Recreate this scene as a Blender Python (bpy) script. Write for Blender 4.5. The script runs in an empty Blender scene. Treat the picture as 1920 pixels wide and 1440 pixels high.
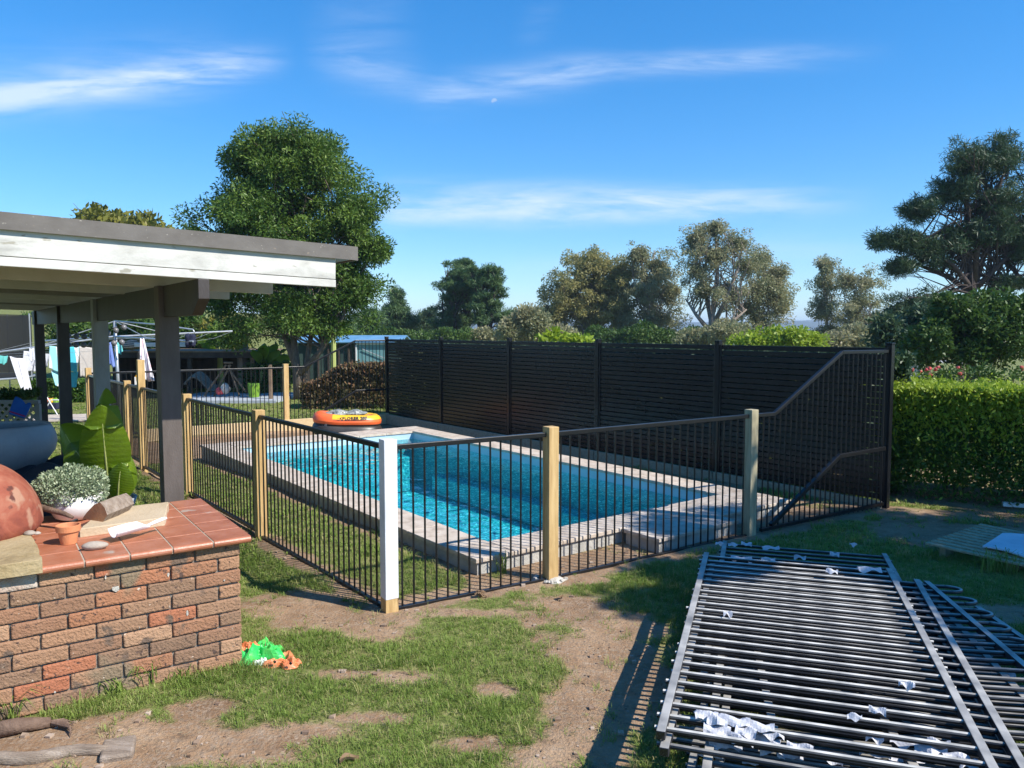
import bpy, math, random
import numpy as np
from mathutils import Vector, Matrix
random.seed(7); RNG = np.random.default_rng(7)
R = math.radians
S = bpy.context.scene
C = S.collection
# ---------------------------------------------------------------- camera
F_PX = 1443.0; CAM_H = 2.1; PITCH = math.atan(100 / 1443.0)
cam_d = bpy.data.cameras.new("camera"); cam = bpy.data.objects.new("camera", cam_d); C.objects.link(cam)
cam.location = (0, 0, CAM_H); cam.rotation_euler = (R(90) - PITCH, 0, 0)
cam_d.sensor_fit = 'HORIZONTAL'; cam_d.sensor_width = 36; cam_d.lens = 36 * F_PX / 1920
cam_d.clip_start = 0.05; cam_d.clip_end = 9000
S.camera = cam
# ---------------------------------------------------------------- light, sky, exposure
SUN_EL = 43.5; SX, SY = 0.9, -0.43
SUN_ROT = math.atan2(SX, SY)
sd = bpy.data.lights.new("sun", 'SUN'); sun = bpy.data.objects.new("sun", sd); C.objects.link(sun)
sd.energy = 4.6; sd.angle = R(0.53); sd.color = (1.0, 0.945, 0.86)
hl = math.hypot(SX, SY)
SUNV = Vector((SX / hl * math.cos(R(SUN_EL)), SY / hl * math.cos(R(SUN_EL)), math.sin(R(SUN_EL))))
sun.rotation_euler = SUNV.to_track_quat('Z', 'Y').to_euler()
sun.location = SUNV * 50
W = bpy.data.worlds.new("World"); S.world = W; W.use_nodes = True
wt = W.node_tree; wn = wt.nodes; wl = wt.links
bg = wn['Background']
sky = wn.new('ShaderNodeTexSky'); sky.sky_type = 'NISHITA'; sky.sun_disc = False
sky.sun_elevation = R(SUN_EL); sky.sun_rotation = SUN_ROT
sky.altitude = 0; sky.air_density = 1.0; sky.dust_density = 0.0; sky.ozone_density = 3.0
bg.inputs['Strength'].default_value = 0.15
S.view_settings.view_transform = 'Standard'; S.view_settings.look = 'None'
S.view_settings.exposure = 0.72; S.view_settings.gamma = 1.0
S.view_settings.use_curve_mapping = False
cy = S.cycles
cy.use_denoising = True
cy.max_bounces = 8; cy.transparent_max_bounces = 16; cy.diffuse_bounces = 3; cy.glossy_bounces = 3
cy.transmission_bounces = 4
cy.sample_clamp_indirect = 6.0

def wmath(op, a, b=None, c=None):
    n = wn.new('ShaderNodeMath'); n.operation = op
    for i, v in enumerate((a, b, c)):
        if v is None: continue
        if isinstance(v, (int, float)): n.inputs[i].default_value = v
        else: wl.new(v, n.inputs[i])
    return n.outputs[0]
def wramp(v, a, b):
    n = wn.new('ShaderNodeMapRange'); n.interpolation_type = 'SMOOTHSTEP'
    wl.new(v, n.inputs[0]); n.inputs[1].default_value = a; n.inputs[2].default_value = b
    return n.outputs[0]
tc = wn.new('ShaderNodeTexCoord'); sp = wn.new('ShaderNodeSeparateXYZ'); wl.new(tc.outputs['Generated'], sp.inputs[0])
yy = wmath('MAXIMUM', sp.outputs[1], 0.05)
cxn = wmath('DIVIDE', sp.outputs[0], yy); czn = wmath('DIVIDE', sp.outputs[2], yy)
cmb = wn.new('ShaderNodeCombineXYZ'); wl.new(cxn, cmb.inputs[0]); wl.new(czn, cmb.inputs[1])
mp = wn.new('ShaderNodeMapping'); wl.new(cmb.outputs[0], mp.inputs[0]); mp.inputs['Scale'].default_value = (2.2, 20, 1); mp.inputs['Rotation'].default_value = (0, 0, R(-5))
nz = wn.new('ShaderNodeTexNoise'); wl.new(mp.outputs[0], nz.inputs['Vector']); nz.inputs['Scale'].default_value = 1.6; nz.inputs['Detail'].default_value = 9; nz.inputs['Roughness'].default_value = 0.62; nz.inputs['Distortion'].default_value = 0.7
mp2 = wn.new('ShaderNodeMapping'); wl.new(cmb.outputs[0], mp2.inputs[0]); mp2.inputs['Scale'].default_value = (7, 42, 1); mp2.inputs['Rotation'].default_value = (0, 0, R(24))
nz2 = wn.new('ShaderNodeTexNoise'); wl.new(mp2.outputs[0], nz2.inputs['Vector']); nz2.inputs['Scale'].default_value = 1.3; nz2.inputs['Detail'].default_value = 7; nz2.inputs['Roughness'].default_value = 0.6; nz2.inputs['Distortion'].default_value = 0.4
tex = wmath('ADD', wmath('MULTIPLY', nz.outputs[0], 0.65), wmath('MULTIPLY', nz2.outputs[0], 0.35))
tex = wramp(tex, 0.34, 0.66)
def sky_dir(px, py):
    u = (px - 960) / F_PX; v = (py - 720) / F_PX
    Y = math.cos(PITCH) - v * math.sin(PITCH); Z = -(math.sin(PITCH) + v * math.cos(PITCH))
    return u / Y, Z / Y
total = None
# cirrus streaks: start, end (as seen), half width, opacity, soft ends
for (x0, y0, x1, y1, w, op, sa, sb) in [
        (-80, 194, 560, 108, 28, 0.62, 40, 150), (-80, 170, 460, 116, 60, 0.18, 40, 150),
        (560, 96, 830, 168, 34, 0.24, 120, 90), (770, 182, 1180, 122, 27, 0.42, 80, 160),
        (980, 136, 1700, 96, 19, 0.42, 200, 330), (690, 392, 1680, 376, 27, 0.85, 60, 420),
        (690, 352, 1250, 350, 18, 0.16, 60, 250), (860, 420, 1250, 400, 16, 0.3, 200, 300), (1300, 470, 1700, 462, 26, 0.15, 150, 150),
        (900, 505, 1300, 495, 22, 0.14, 150, 150), (560, 60, 800, 40, 60, 0.1, 100, 100), (960, 60, 1060, 20, 30, 0.1, 60, 60)]:
    ax, az = sky_dir(x0, y0); bx, bz = sky_dir(x1, y1); hw = w / F_PX
    sl = (bz - az) / (bx - ax)
    d = wmath('SUBTRACT', czn, wmath('ADD', wmath('MULTIPLY', wmath('SUBTRACT', cxn, ax), sl), az))
    d = wmath('DIVIDE', d, hw); g = wmath('POWER', 2.718, wmath('MULTIPLY', wmath('MULTIPLY', d, d), -1.0))
    g = wmath('MULTIPLY', g, wramp(cxn, ax - 10 / F_PX, ax + sa / F_PX))
    g = wmath('MULTIPLY', g, wramp(cxn, bx + 10 / F_PX, bx - sb / F_PX))
    g = wmath('MULTIPLY', g, op)
    total = g if total is None else wmath('ADD', total, g)
cov = wmath('MULTIPLY', total, wmath('ADD', wmath('MULTIPLY', tex, 1.05), 0.12))
cov = wmath('MINIMUM', cov, 0.75)
skh = wn.new('ShaderNodeHueSaturation'); skh.inputs['Saturation'].default_value = 1.36; skh.inputs['Value'].default_value = 1.0; skh.inputs['Hue'].default_value = 0.503
wb = wn.new('ShaderNodeMix'); wb.data_type = 'RGBA'; wb.blend_type = 'MULTIPLY'; wb.inputs[0].default_value = 1.0
wb.inputs[7].default_value = (0.84, 0.98, 1.12, 1); gmm = wn.new('ShaderNodeGamma'); gmm.inputs[1].default_value = 0.80; wl.new(sky.outputs[0], gmm.inputs[0]); wl.new(gmm.outputs[0], wb.inputs[6]); wl.new(wb.outputs[2], skh.inputs['Color'])
mx = wn.new('ShaderNodeMix'); mx.data_type = 'RGBA'; wl.new(cov, mx.inputs[0]); wl.new(skh.outputs[0], mx.inputs[6]); mx.inputs[7].default_value = (3.6, 4.1, 4.8, 1)
# pale half moon
mdx, mdz = sky_dir(927, 190)
ddx = wmath('SUBTRACT', cxn, mdx); ddz = wmath('SUBTRACT', czn, mdz)
rr = wmath('SQRT', wmath('ADD', wmath('MULTIPLY', ddx, ddx), wmath('MULTIPLY', ddz, ddz)))
m1 = wmath('LESS_THAN', rr, 5.5 / F_PX)
m2 = wramp(wmath('SUBTRACT', ddz, wmath('MULTIPLY', ddx, 0.4)), -2.5 / F_PX, 1.0 / F_PX)
mm = wmath('MULTIPLY', wmath('MULTIPLY', m1, m2), 0.28)
mx2 = wn.new('ShaderNodeMix'); mx2.data_type = 'RGBA'; wl.new(mm, mx2.inputs[0]); wl.new(mx.outputs[2], mx2.inputs[6]); mx2.inputs[7].default_value = (4, 4, 4, 1)
wl.new(mx2.outputs[2], bg.inputs['Color'])

# ---------------------------------------------------------------- helpers
def ray(px, py):
    u = (px - 960) / F_PX; v = (py - 720) / F_PX
    return Vector((u, math.cos(PITCH) - v * math.sin(PITCH), -(math.sin(PITCH) + v * math.cos(PITCH))))
def G(px, py, z=0.0):
    r = ray(px, py); t = (z - CAM_H) / r.z
    return Vector((r.x * t, r.y * t, z))
def AT(px, py, Y):
    r = ray(px, py); t = Y / r.y
    return Vector((r.x * t, Y, CAM_H + r.z * t))
ORG = {}
def tag(o, label=None, cat=None, group=None, kind=None):
    if label: o['label'] = label
    if cat: o['category'] = cat
    if group: o['group'] = group
    if kind: o['kind'] = kind
    return o
def thing(name, label, cat, loc, group=None, rz=0.0):
    o = bpy.data.objects.new(name, None); C.objects.link(o); o.empty_display_size = 0.2
    o.location = loc; o.rotation_euler = (0, 0, rz); ORG[o] = Vector(loc)
    return tag(o, label, cat, group)
def link_mesh(name, me, mat, parent=None, loc=None):
    o = bpy.data.objects.new(name, me); C.objects.link(o)
    if mat is not None:
        for m in (mat if isinstance(mat, (list, tuple)) else [mat]): me.materials.append(m)
    if parent is not None:
        o.parent = parent; ORG[o] = ORG[parent]
    else:
        o.location = loc or (0, 0, 0); ORG[o] = Vector(loc or (0, 0, 0))
    return o
def fast_mesh(name, V, loops, starts, tint=None, smooth=False, fmat=None):
    me = bpy.data.meshes.new(name)
    me.vertices.add(len(V)); me.vertices.foreach_set('co', np.asarray(V, dtype=np.float32).ravel())
    me.loops.add(len(loops)); me.loops.foreach_set('vertex_index', np.asarray(loops, dtype=np.int32))
    me.polygons.add(len(starts)); me.polygons.foreach_set('loop_start', np.asarray(starts, dtype=np.int32))
    if fmat is not None: me.polygons.foreach_set('material_index', np.asarray(fmat, dtype=np.int32))
    me.update(calc_edges=True)
    me.polygons.foreach_set('use_smooth', np.full(len(starts), smooth))
    if tint is not None:
        a = me.attributes.new('tint', 'FLOAT', 'POINT'); a.data.foreach_set('value', np.asarray(tint, dtype=np.float32))
    return me
class MB:
    def __init__(s): s.v = []; s.f = []; s.t = []; s.m = []; s.cur = 0.5; s.mi = 0
    def add(s, vs, fs, tint=None):
        b = len(s.v); t = s.cur if tint is None else tint
        s.v.extend([Vector(v) for v in vs]); s.t.extend([t] * len(vs))
        s.f.extend([tuple(b + i for i in f) for f in fs]); s.m.extend([s.mi] * len(fs))
        return s
    def box(s, c, size, rot=None, tint=None):
        c = Vector(c); hx, hy, hz = [a / 2 for a in size]
        vs = [Vector((x, y, z)) for z in (-hz, hz) for y in (-hy, hy) for x in (-hx, hx)]
        fs = [(0, 2, 3, 1), (4, 5, 7, 6), (0, 1, 5, 4), (2, 6, 7, 3), (0, 4, 6, 2), (1, 3, 7, 5)]
        if rot is not None:
            vs = [rot @ v for v in vs]
            if rot.determinant() < 0: fs = [tuple(reversed(f)) for f in fs]
        return s.add([c + v for v in vs], fs, tint)
    def bar(s, a, b, w, h, up=(0, 0, 1), tint=None):
        a = Vector(a); b = Vector(b); d = (b - a); L = d.length; d.normalize(); up = Vector(up)
        x = d.cross(up)
        if x.length < 1e-4: x = d.cross(Vector((0, 1, 0)))
        x.normalize(); z = x.cross(d)
        m = Matrix((d, x, z)).transposed()
        return s.box((a + b) / 2, (L, w, h), m, tint)
    def tube(s, pts, radii, n=8, cap=True, tint=None):
        pts = [Vector(p) for p in pts]
        if isinstance(radii, (int, float)): radii = [radii] * len(pts)
        vs = []; fs = []; prev = None
        for i, p in enumerate(pts):
            if i == 0: d = pts[1] - p
            elif i == len(pts) - 1: d = p - pts[i - 1]
            else: d = pts[i + 1] - pts[i - 1]
            d.normalize()
            if prev is None:
                x = d.orthogonal().normalized()
            else:
                x = prev - d * prev.dot(d)
                x = x.normalized() if x.length > 1e-5 else d.orthogonal().normalized()
            prev = x; y = d.cross(x)
            for k in range(n):
                a = 2 * math.pi * k / n
                vs.append(p + (x * math.cos(a) + y * math.sin(a)) * radii[i])
        for i in range(len(pts) - 1):
            for k in range(n):
                k2 = (k + 1) % n
                fs.append((i * n + k, i * n + k2, (i + 1) * n + k2, (i + 1) * n + k))
        if cap:
            fs.append(tuple(reversed(range(n)))); fs.append(tuple((len(pts) - 1) * n + k for k in range(n)))
        return s.add(vs, fs, tint)
    def lathe(s, prof, c=(0, 0, 0), n=32, tint=None, squash=(1, 1)):
        c = Vector(c); vs = []; fs = []
        for r, z in prof:
            for k in range(n):
                a = 2 * math.pi * k / n
                vs.append(c + Vector((r * math.cos(a) * squash[0], r * math.sin(a) * squash[1], z)))
        for i in range(len(prof) - 1):
            for k in range(n):
                k2 = (k + 1) % n
                fs.append((i * n + k, i * n + k2, (i + 1) * n + k2, (i + 1) * n + k))
        return s.add(vs, fs, tint)
    def grid(s, fn, nu, nv, tint=None):
        vs = [fn(i / nu, j / nv) for j in range(nv + 1) for i in range(nu + 1)]
        fs = [(j * (nu + 1) + i, j * (nu + 1) + i + 1, (j + 1) * (nu + 1) + i + 1, (j + 1) * (nu + 1) + i) for j in range(nv) for i in range(nu)]
        return s.add(vs, fs, tint)
    def blob(s, c, rad, seed=0, amp=0.15, n=14, freq=2.0, rot=None, flat=None):
        c = Vector(c); rs = random.Random(seed); ph = [rs.uniform(0, 6.28) for _ in range(6)]
        def fn(u, v):
            a = u * 2 * math.pi; b = (v - 0.5) * math.pi
            d = Vector((math.cos(b) * math.cos(a), math.cos(b) * math.sin(a), math.sin(b)))
            k = 1 + amp * (math.sin(d.x * freq * 2 + ph[0]) + math.sin(d.y * freq * 2.3 + ph[1]) + math.sin(d.z * freq * 2.1 + ph[2]) + 0.5 * math.sin(d.x * freq * 5 + d.y * 4 + ph[3])) / 2.5
            p = Vector((d.x * rad[0] * k, d.y * rad[1] * k, d.z * rad[2] * k))
            if flat is not None: p.z = max(p.z, flat)
            if rot is not None: p = rot @ p
            return c + p
        return s.grid(fn, n * 2, n)
    def build(s, name, mat, parent=None, loc=None, smooth=False, bevel=None, local=False, solid=None, sub=None):
        if parent is not None: off = Vector((0, 0, 0)) if local else ORG[parent]
        else: off = Vector(loc) if loc is not None else Vector((0, 0, 0))
        if local: off = Vector((0, 0, 0))
        V = [v - off for v in s.v]
        loops = [i for f in s.f for i in f]; st = []; k = 0
        for f in s.f: st.append(k); k += len(f)
        me = fast_mesh(name, [tuple(v) for v in V], loops, st, s.t, smooth, s.m)
        o = link_mesh(name, me, mat, parent, loc)
        if solid:
            m = o.modifiers.new('solid', 'SOLIDIFY'); m.thickness = solid; m.offset = 0
        if sub:
            m = o.modifiers.new('sub', 'SUBSURF'); m.levels = sub; m.render_levels = sub
        if bevel:
            m = o.modifiers.new('bevel', 'BEVEL'); m.width = bevel; m.segments = 2; m.limit_method = 'ANGLE'
        return o
def copy_tree(o, parent=None, skip=()):
    c = o.copy(); C.objects.link(c); c.parent = parent
    for ch in o.children: copy_tree(ch, c)
    return c
def rotz(a): return Matrix.Rotation(a, 3, 'Z')
# value noise (numpy), used for ground cover and terrain
_perm = RNG.random((256, 256))
def vnoise(x, y):
    x = np.asarray(x, float); y = np.asarray(y, float)
    xi = np.floor(x).astype(int); yi = np.floor(y).astype(int); xf = x - xi; yf = y - yi
    xf = xf * xf * (3 - 2 * xf); yf = yf * yf * (3 - 2 * yf)
    a = _perm[xi & 255, yi & 255]; b = _perm[(xi + 1) & 255, yi & 255]; c = _perm[xi & 255, (yi + 1) & 255]; d = _perm[(xi + 1) & 255, (yi + 1) & 255]
    return (a * (1 - xf) + b * xf) * (1 - yf) + (c * (1 - xf) + d * xf) * yf
def fbm(x, y, o=4):
    s = 0; a = 0.5; t = 0
    for i in range(o):
        s = s + a * vnoise(np.asarray(x) * 2 ** i + 17.3 * i, np.asarray(y) * 2 ** i + 5.1 * i); t += a; a *= 0.5
    return s / t

# ---------------------------------------------------------------- materials
def nodes_of(name):
    m = bpy.data.materials.new(name); m.use_nodes = True
    return m, m.node_tree.nodes, m.node_tree.links, m.node_tree.nodes['Principled BSDF']
def mat(name, cols, scale=5.0, rough=0.6, bump=0.0, bscale=None, stretch=(1, 1, 1), metal=0.0, spec=0.5, detail=6, tint=None, tint_amt=0.0,
        transl=0.0, coat=0.0, distort=0.0, randobj=True, rvar=0.0, specks=None, contrast=(0.3, 0.7), coord='Object', alpha=None):
    """cols: one colour or a list of colours spread over a noise field"""
    m, N, L, P = nodes_of(name)
    if isinstance(cols[0], (int, float)): cols = [cols]
    tc = N.new('ShaderNodeTexCoord'); mp = N.new('ShaderNodeMapping'); L.new(tc.outputs[coord], mp.inputs[0])
    mp.inputs['Scale'].default_value = stretch
    if randobj:
        oi = N.new('ShaderNodeObjectInfo'); mu = N.new('ShaderNodeMath'); mu.operation = 'MULTIPLY'; mu.inputs[1].default_value = 37.0
        L.new(oi.outputs['Random'], mu.inputs[0]); L.new(mu.outputs[0], mp.inputs['Location'])
    nz = N.new('ShaderNodeTexNoise'); L.new(mp.outputs[0], nz.inputs['Vector']); nz.inputs['Scale'].default_value = scale
    nz.inputs['Detail'].default_value = detail; nz.inputs['Roughness'].default_value = 0.6; nz.inputs['Distortion'].default_value = distort
    rp = N.new('ShaderNodeValToRGB'); L.new(nz.outputs[0], rp.inputs[0])
    el = rp.color_ramp.elements
    while len(el) > 1: el.remove(el[-1])
    n = len(cols)
    for i, c in enumerate(cols):
        p = contrast[0] + (contrast[1] - contrast[0]) * (i / max(1, n - 1))
        e = el[0] if i == 0 else el.new(p)
        e.position = p; e.color = (*c, 1)
    col = rp.outputs[0]
    if tint is not None:     # tint: list of colours chosen by the per-piece attribute
        at = N.new('ShaderNodeAttribute'); at.attribute_name = 'tint'
        r2 = N.new('ShaderNodeValToRGB'); L.new(at.outputs['Fac'], r2.inputs[0]); el = r2.color_ramp.elements
        while len(el) > 1: el.remove(el[-1])
        for i, c in enumerate(tint):
            p = i / max(1, len(tint) - 1); e = el[0] if i == 0 else el.new(p); e.position = p; e.color = (*c, 1)
        mi = N.new('ShaderNodeMix'); mi.data_type = 'RGBA'; mi.inputs[0].default_value = tint_amt
        L.new(col, mi.inputs[6]); L.new(r2.outputs[0], mi.inputs[7]); col = mi.outputs[2]
    if specks is not None:   # (scale, threshold, colour)
        for (ss, th, sc) in specks:
            n3 = N.new('ShaderNodeTexNoise'); L.new(mp.outputs[0], n3.inputs['Vector']); n3.inputs['Scale'].default_value = ss; n3.inputs['Detail'].default_value = 3
            mr = N.new('ShaderNodeMapRange'); L.new(n3.outputs[0], mr.inputs[0]); mr.inputs[1].default_value = th; mr.inputs[2].default_value = th + 0.05
            mi = N.new('ShaderNodeMix'); mi.data_type = 'RGBA'; L.new(mr.outputs[0], mi.inputs[0]); L.new(col, mi.inputs[6]); mi.inputs[7].default_value = (*sc, 1); col = mi.outputs[2]
    L.new(col, P.inputs['Base Color'])
    P.inputs['Roughness'].default_value = rough; P.inputs['Metallic'].default_value = metal
    P.inputs['Specular IOR Level'].default_value = spec; P.inputs['Coat Weight'].default_value = coat
    if rvar:
        mr = N.new('ShaderNodeMapRange'); L.new(nz.outputs[0], mr.inputs[0]); mr.inputs[3].default_value = rough - rvar; mr.inputs[4].default_value = rough + rvar
        L.new(mr.outputs[0], P.inputs['Roughness'])
    if bump:
        n2 = N.new('ShaderNodeTexNoise'); L.new(mp.outputs[0], n2.inputs['Vector']); n2.inputs['Scale'].default_value = bscale or scale * 4; n2.inputs['Detail'].default_value = 5
        b = N.new('ShaderNodeBump'); b.inputs['Strength'].default_value = bump; b.inputs['Distance'].default_value = 0.02
        L.new(n2.outputs[0], b.inputs['Height']); L.new(b.outputs[0], P.inputs['Normal'])
    out = N['Material Output']
    if transl:
        tr = N.new('ShaderNodeBsdfTranslucent'); L.new(col, tr.inputs[0]); ms = N.new('ShaderNodeMixShader'); ms.inputs[0].default_value = transl
        L.new(P.outputs[0], ms.inputs[1]); L.new(tr.outputs[0], ms.inputs[2]); L.new(ms.outputs[0], out.inputs[0])
    if alpha is not None:
        tr = N.new('ShaderNodeBsdfTransparent'); ms = N.new('ShaderNodeMixShader'); ms.inputs[0].default_value = alpha
        L.new(tr.outputs[0], ms.inputs[1]); L.new(P.outputs[0], ms.inputs[2]); L.new(ms.outputs[0], out.inputs[0])
    return m
M = {}
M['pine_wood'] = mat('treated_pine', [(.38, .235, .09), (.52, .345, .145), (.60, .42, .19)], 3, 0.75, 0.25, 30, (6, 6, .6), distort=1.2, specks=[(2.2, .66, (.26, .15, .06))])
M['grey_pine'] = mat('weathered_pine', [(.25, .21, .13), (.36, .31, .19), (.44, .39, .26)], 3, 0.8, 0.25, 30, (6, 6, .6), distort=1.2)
M['sleeper'] = mat('sleeper_timber', [(.24, .19, .13), (.34, .28, .19), (.4, .33, .23)], 4, 0.85, 0.3, 30, (.6, 6, 6), distort=.8)
M['tan_sleeper'] = mat('new_sleeper_timber', [(.5, .37, .2), (.62, .48, .28)], 4, 0.8, 0.25, 30, (.6, 6, 6), distort=.8)
M['white_paint'] = mat('white_painted_post', [(.60, .61, .62), (.76, .77, .79)], 4, 0.5, 0.08, 60)
M['black_alu'] = mat('black_powder_coat', [(.006, .006, .007), (.012, .012, .013)], 8, 0.32, 0.02, 60, spec=.45)
M['slat'] = mat('black_slat', [(.007, .0075, .009), (.012, .013, .015)], 3, 0.27, 0.03, 3, (1, 1, 1), spec=.26)
M['old_alu'] = mat('dusty_old_fence', [(.035, .037, .042), (.10, .10, .105), (.42, .38, .31)], 6, 0.30, 0.1, 50, rvar=.08, spec=1.0, contrast=(.3, .8))
M['old_rail'] = mat('worn_rail', [(.07, .072, .08), (.16, .16, .165), (.36, .32, .25)], 7, 0.40, 0.15, 50, rvar=.12, contrast=(.3, .75))
M['pale_bar_x'] = mat('chalky_faded_bar', [(.14, .145, .16), (.30, .30, .30), (.50, .47, .40)], 5, .33, .1, 50, metal=.8, rvar=.08, spec=.9, contrast=(.25, .75))
M['label'] = mat('torn_white_label', [(.42, .42, .45), (.62, .62, .65)], 30, 0.6, 0.2, 90)
M['brown_paint'] = mat('brown_painted_timber', [(.030, .023, .020), (.052, .042, .038)], 4, 0.55, 0.12, 40, (3, 3, 1))
M['mission_brown'] = mat('grey_brown_painted_post', [(.085, .068, .058), (.12, .10, .088)], 5, 0.6, 0.15, 50, (3, 3, .8), specks=[(5, .72, (.2, .17, .15))])
M['grey_post'] = mat('light_grey_painted_post', [(.26, .26, .25), (.34, .34, .33)], 5, 0.6, 0.1, 50, (3, 3, 1))
M['fascia'] = mat('weathered_white_fascia', [(.34, .33, .30), (.50, .49, .45), (.60, .59, .55)], 2.4, 0.8, 0.08, 40, (1, 1, 2.6), distort=1.0, contrast=(.28, .55), specks=[(7, .68, (.34, .32, .26)), (15, .72, (.28, .22, .14))])
M['capping'] = mat('brown_metal_capping', [(.105, .092, .080), (.155, .14, .125)], 3, 0.6, 0.05, 40, (.6, 3, 3), specks=[(22, .69, (.38, .35, .30)), (9, .70, (.22, .18, .14))])
M['rafter'] = mat('cream_painted_rafter', [(.52, .48, .42), (.64, .60, .54)], 4, 0.6, 0.15, 30)
M['roof_sheet'] = mat('grey_roof_sheeting', [(.20, .19, .18), (.28, .27, .25)], 3, 0.5)
M['mortar'] = mat('grey_mortar', [(.13, .12, .10), (.22, .20, .17), (.07, .07, .04)], 9, 0.95, 0.6, 60, contrast=(.3, .8))
M['brick'] = mat('clay_brick', [(.27, .13, .075), (.40, .22, .13)], 14, 0.9, 0.7, 70, tint=[(.40, .12, .055), (.36, .15, .07), (.26, .14, .08), (.17, .115, .075), (.28, .17, .10), (.36, .20, .11), (.42, .26, .155)], tint_amt=.72,
                 specks=[(38, .64, (.08, .045, .035)), (16, .66, (.10, .06, .045)), (6, .62, (.15, .10, .07)), (2.2, .62, (.22, .16, .10)), (30, .70, (.55, .45, .35))])
M['brick_white'] = mat('lime_stained_brick', [(.32, .14, .09), (.42, .30, .23), (.52, .44, .37)], 5, 0.9, 0.7, 70, contrast=(.35, .6), specks=[(20, .70, (.12, .07, .06))])
M['tile'] = mat('terracotta_tile', [(.30, .10, .05), (.38, .135, .07), (.43, .18, .11)], 6, 0.42, 0.1, 40, specks=[(5, .68, (.40, .30, .24))])
M['grout'] = mat('tile_grout', [(.36, .30, .22), (.46, .4, .32)], 20, 0.9, 0.4, 60)
M['sandstone'] = mat('sandstone_slab', [(.24, .17, .08), (.36, .27, .14), (.42, .33, .19)], 5, 0.9, 0.5, 40, specks=[(6, .64, (.30, .22, .10))])
M['pale_stone'] = mat('pale_stone_slab', [(.44, .34, .22), (.56, .45, .31)], 4, 0.9, 0.3, 50)
M['oven'] = mat('terracotta_dome', [(.14, .03, .018), (.27, .07, .037), (.34, .13, .075)], 4.5, 0.8, 0.25, 30, distort=.8, contrast=(.3, .65), specks=[(5, .60, (.36, .19, .12)), (9, .68, (.10, .03, .02))])
M['clay'] = mat('clay_pot', [(.55, .20, .08), (.63, .26, .12)], 8, 0.7, 0.15, 50)
M['white_pot'] = mat('white_glazed_pot', [(.74, .70, .68), (.8, .78, .76)], 8, 0.35, 0.03, 50)
M['grey_pot'] = mat('blue_grey_pot', [(.28, .30, .32), (.36, .38, .40)], 5, 0.5, 0.1, 40)
M['log'] = mat('weathered_log', [(.17, .125, .09), (.29, .225, .17), (.38, .31, .25)], 5, 0.9, 0.6, 40, (1, 6, 6), distort=.4)
M['log_end'] = mat('cut_log_end', [(.42, .20, .09), (.60, .32, .15)], 10, 0.85, 0.4, 50)
M['stick'] = mat('dark_stick', [(.10, .06, .04), (.2, .13, .09)], 14, 0.9, 0.5, 60)
M['pebble'] = mat('river_pebble', [(.26, .21, .16), (.40, .34, .28)], 10, 0.8, 0.2, 60)
M['white_plastic'] = mat('white_plastic', [(.78, .78, .80), (.82, .82, .84)], 5, 0.4)
M['tarp'] = mat('dark_blue_tarp', [(.012, .018, .028), (.03, .042, .06)], 6, 0.5, 0.4, 25)
M['green_bag'] = mat('green_plastic', [(.02, .50, .08), (.05, .68, .14), (.18, .74, .12)], 9, 0.35, 0.2, 40, transl=.2)
M['orange_bag'] = mat('orange_plastic', [(.80, .19, .05), (.86, .34, .17)], 9, 0.4, 0.2, 40, transl=.15)
M['pale_print'] = mat('pale_print', [(.75, .85, .7), (.8, .85, .8)], 9, 0.4)
M['eye_black'] = mat('black_print', (.01, .01, .012), 9, 0.25)
M['boat_orange'] = mat('orange_vinyl', [(.85, .13, .03), (.88, .17, .05)], 5, 0.35, 0.05, 30)
M['boat_yellow'] = mat('yellow_vinyl', [(.88, .45, .02), (.9, .5, .03)], 5, 0.35, 0.05, 30)
M['boat_black'] = mat('black_vinyl', [(.025, .022, .02), (.05, .045, .04)], 5, 0.4, 0.05, 30)
M['foil'] = mat('clear_silver_vinyl', [(.12, .13, .11), (.45, .46, .42)], 12, 0.2, 0.8, 18, spec=.8)
M['coping'] = mat('pool_coping_stone', [(.34, .27, .205), (.50, .42, .34), (.58, .51, .43)], 7, 0.85, 0.35, 60, specks=[(14, .68, (.42, .30, .20))])
M['block'] = mat('concrete_edge', [(.32, .31, .28), (.46, .44, .40)], 8, 0.9, 0.5, 40)
M['concrete'] = mat('concrete_footing', [(.38, .35, .30), (.58, .55, .49)], 20, 0.95, 0.6, 60)
M['slab_concrete'] = mat('pale_concrete_slab', [(.30, .33, .36), (.42, .45, .48)], 4, 0.8, 0.2)
M['galv'] = mat('galvanised_steel', [(.42, .44, .45), (.55, .57, .58)], 8, 0.4, metal=.6)
M['white_metal'] = mat('white_enamel', (.75, .75, .73), 5, 0.4)
M['bark'] = mat('grey_brown_bark', [(.07, .05, .038), (.13, .10, .075), (.19, .155, .12)], 6, 0.95, 0.8, 14, (4, 4, .8))
M['gum_bark'] = mat('pale_gum_bark', [(.13, .10, .08), (.24, .19, .15), (.36, .30, .25)], 1.5, 0.9, 0.3, 8, (2, 2, .5))
M['pine_bark'] = mat('dark_pine_bark', [(.045, .032, .028), (.09, .065, .055)], 3, 0.95, 0.6, 10)
def leafm(name, cols, transl=.3, rough=.5, spec=.35):
    return mat(name, cols, 1.2, rough, tint=cols, tint_amt=.75, transl=transl, spec=spec, randobj=False)
M['leaf_big'] = leafm('broadleaf', [(.03, .075, .012), (.065, .13, .02), (.12, .20, .03), (.20, .27, .04)])
M['leaf_yellow'] = leafm('yellow_green_leaf', [(.10, .12, .02), (.20, .20, .03), (.28, .24, .05)])
M['leaf_gum'] = leafm('gum_leaf', [(.15, .18, .085), (.24, .26, .13), (.34, .32, .17), (.40, .34, .20)], .38)
M['leaf_gum_gold'] = leafm('golden_gum_leaf', [(.19, .20, .07), (.32, .30, .11), (.42, .36, .14)], .38)
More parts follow.
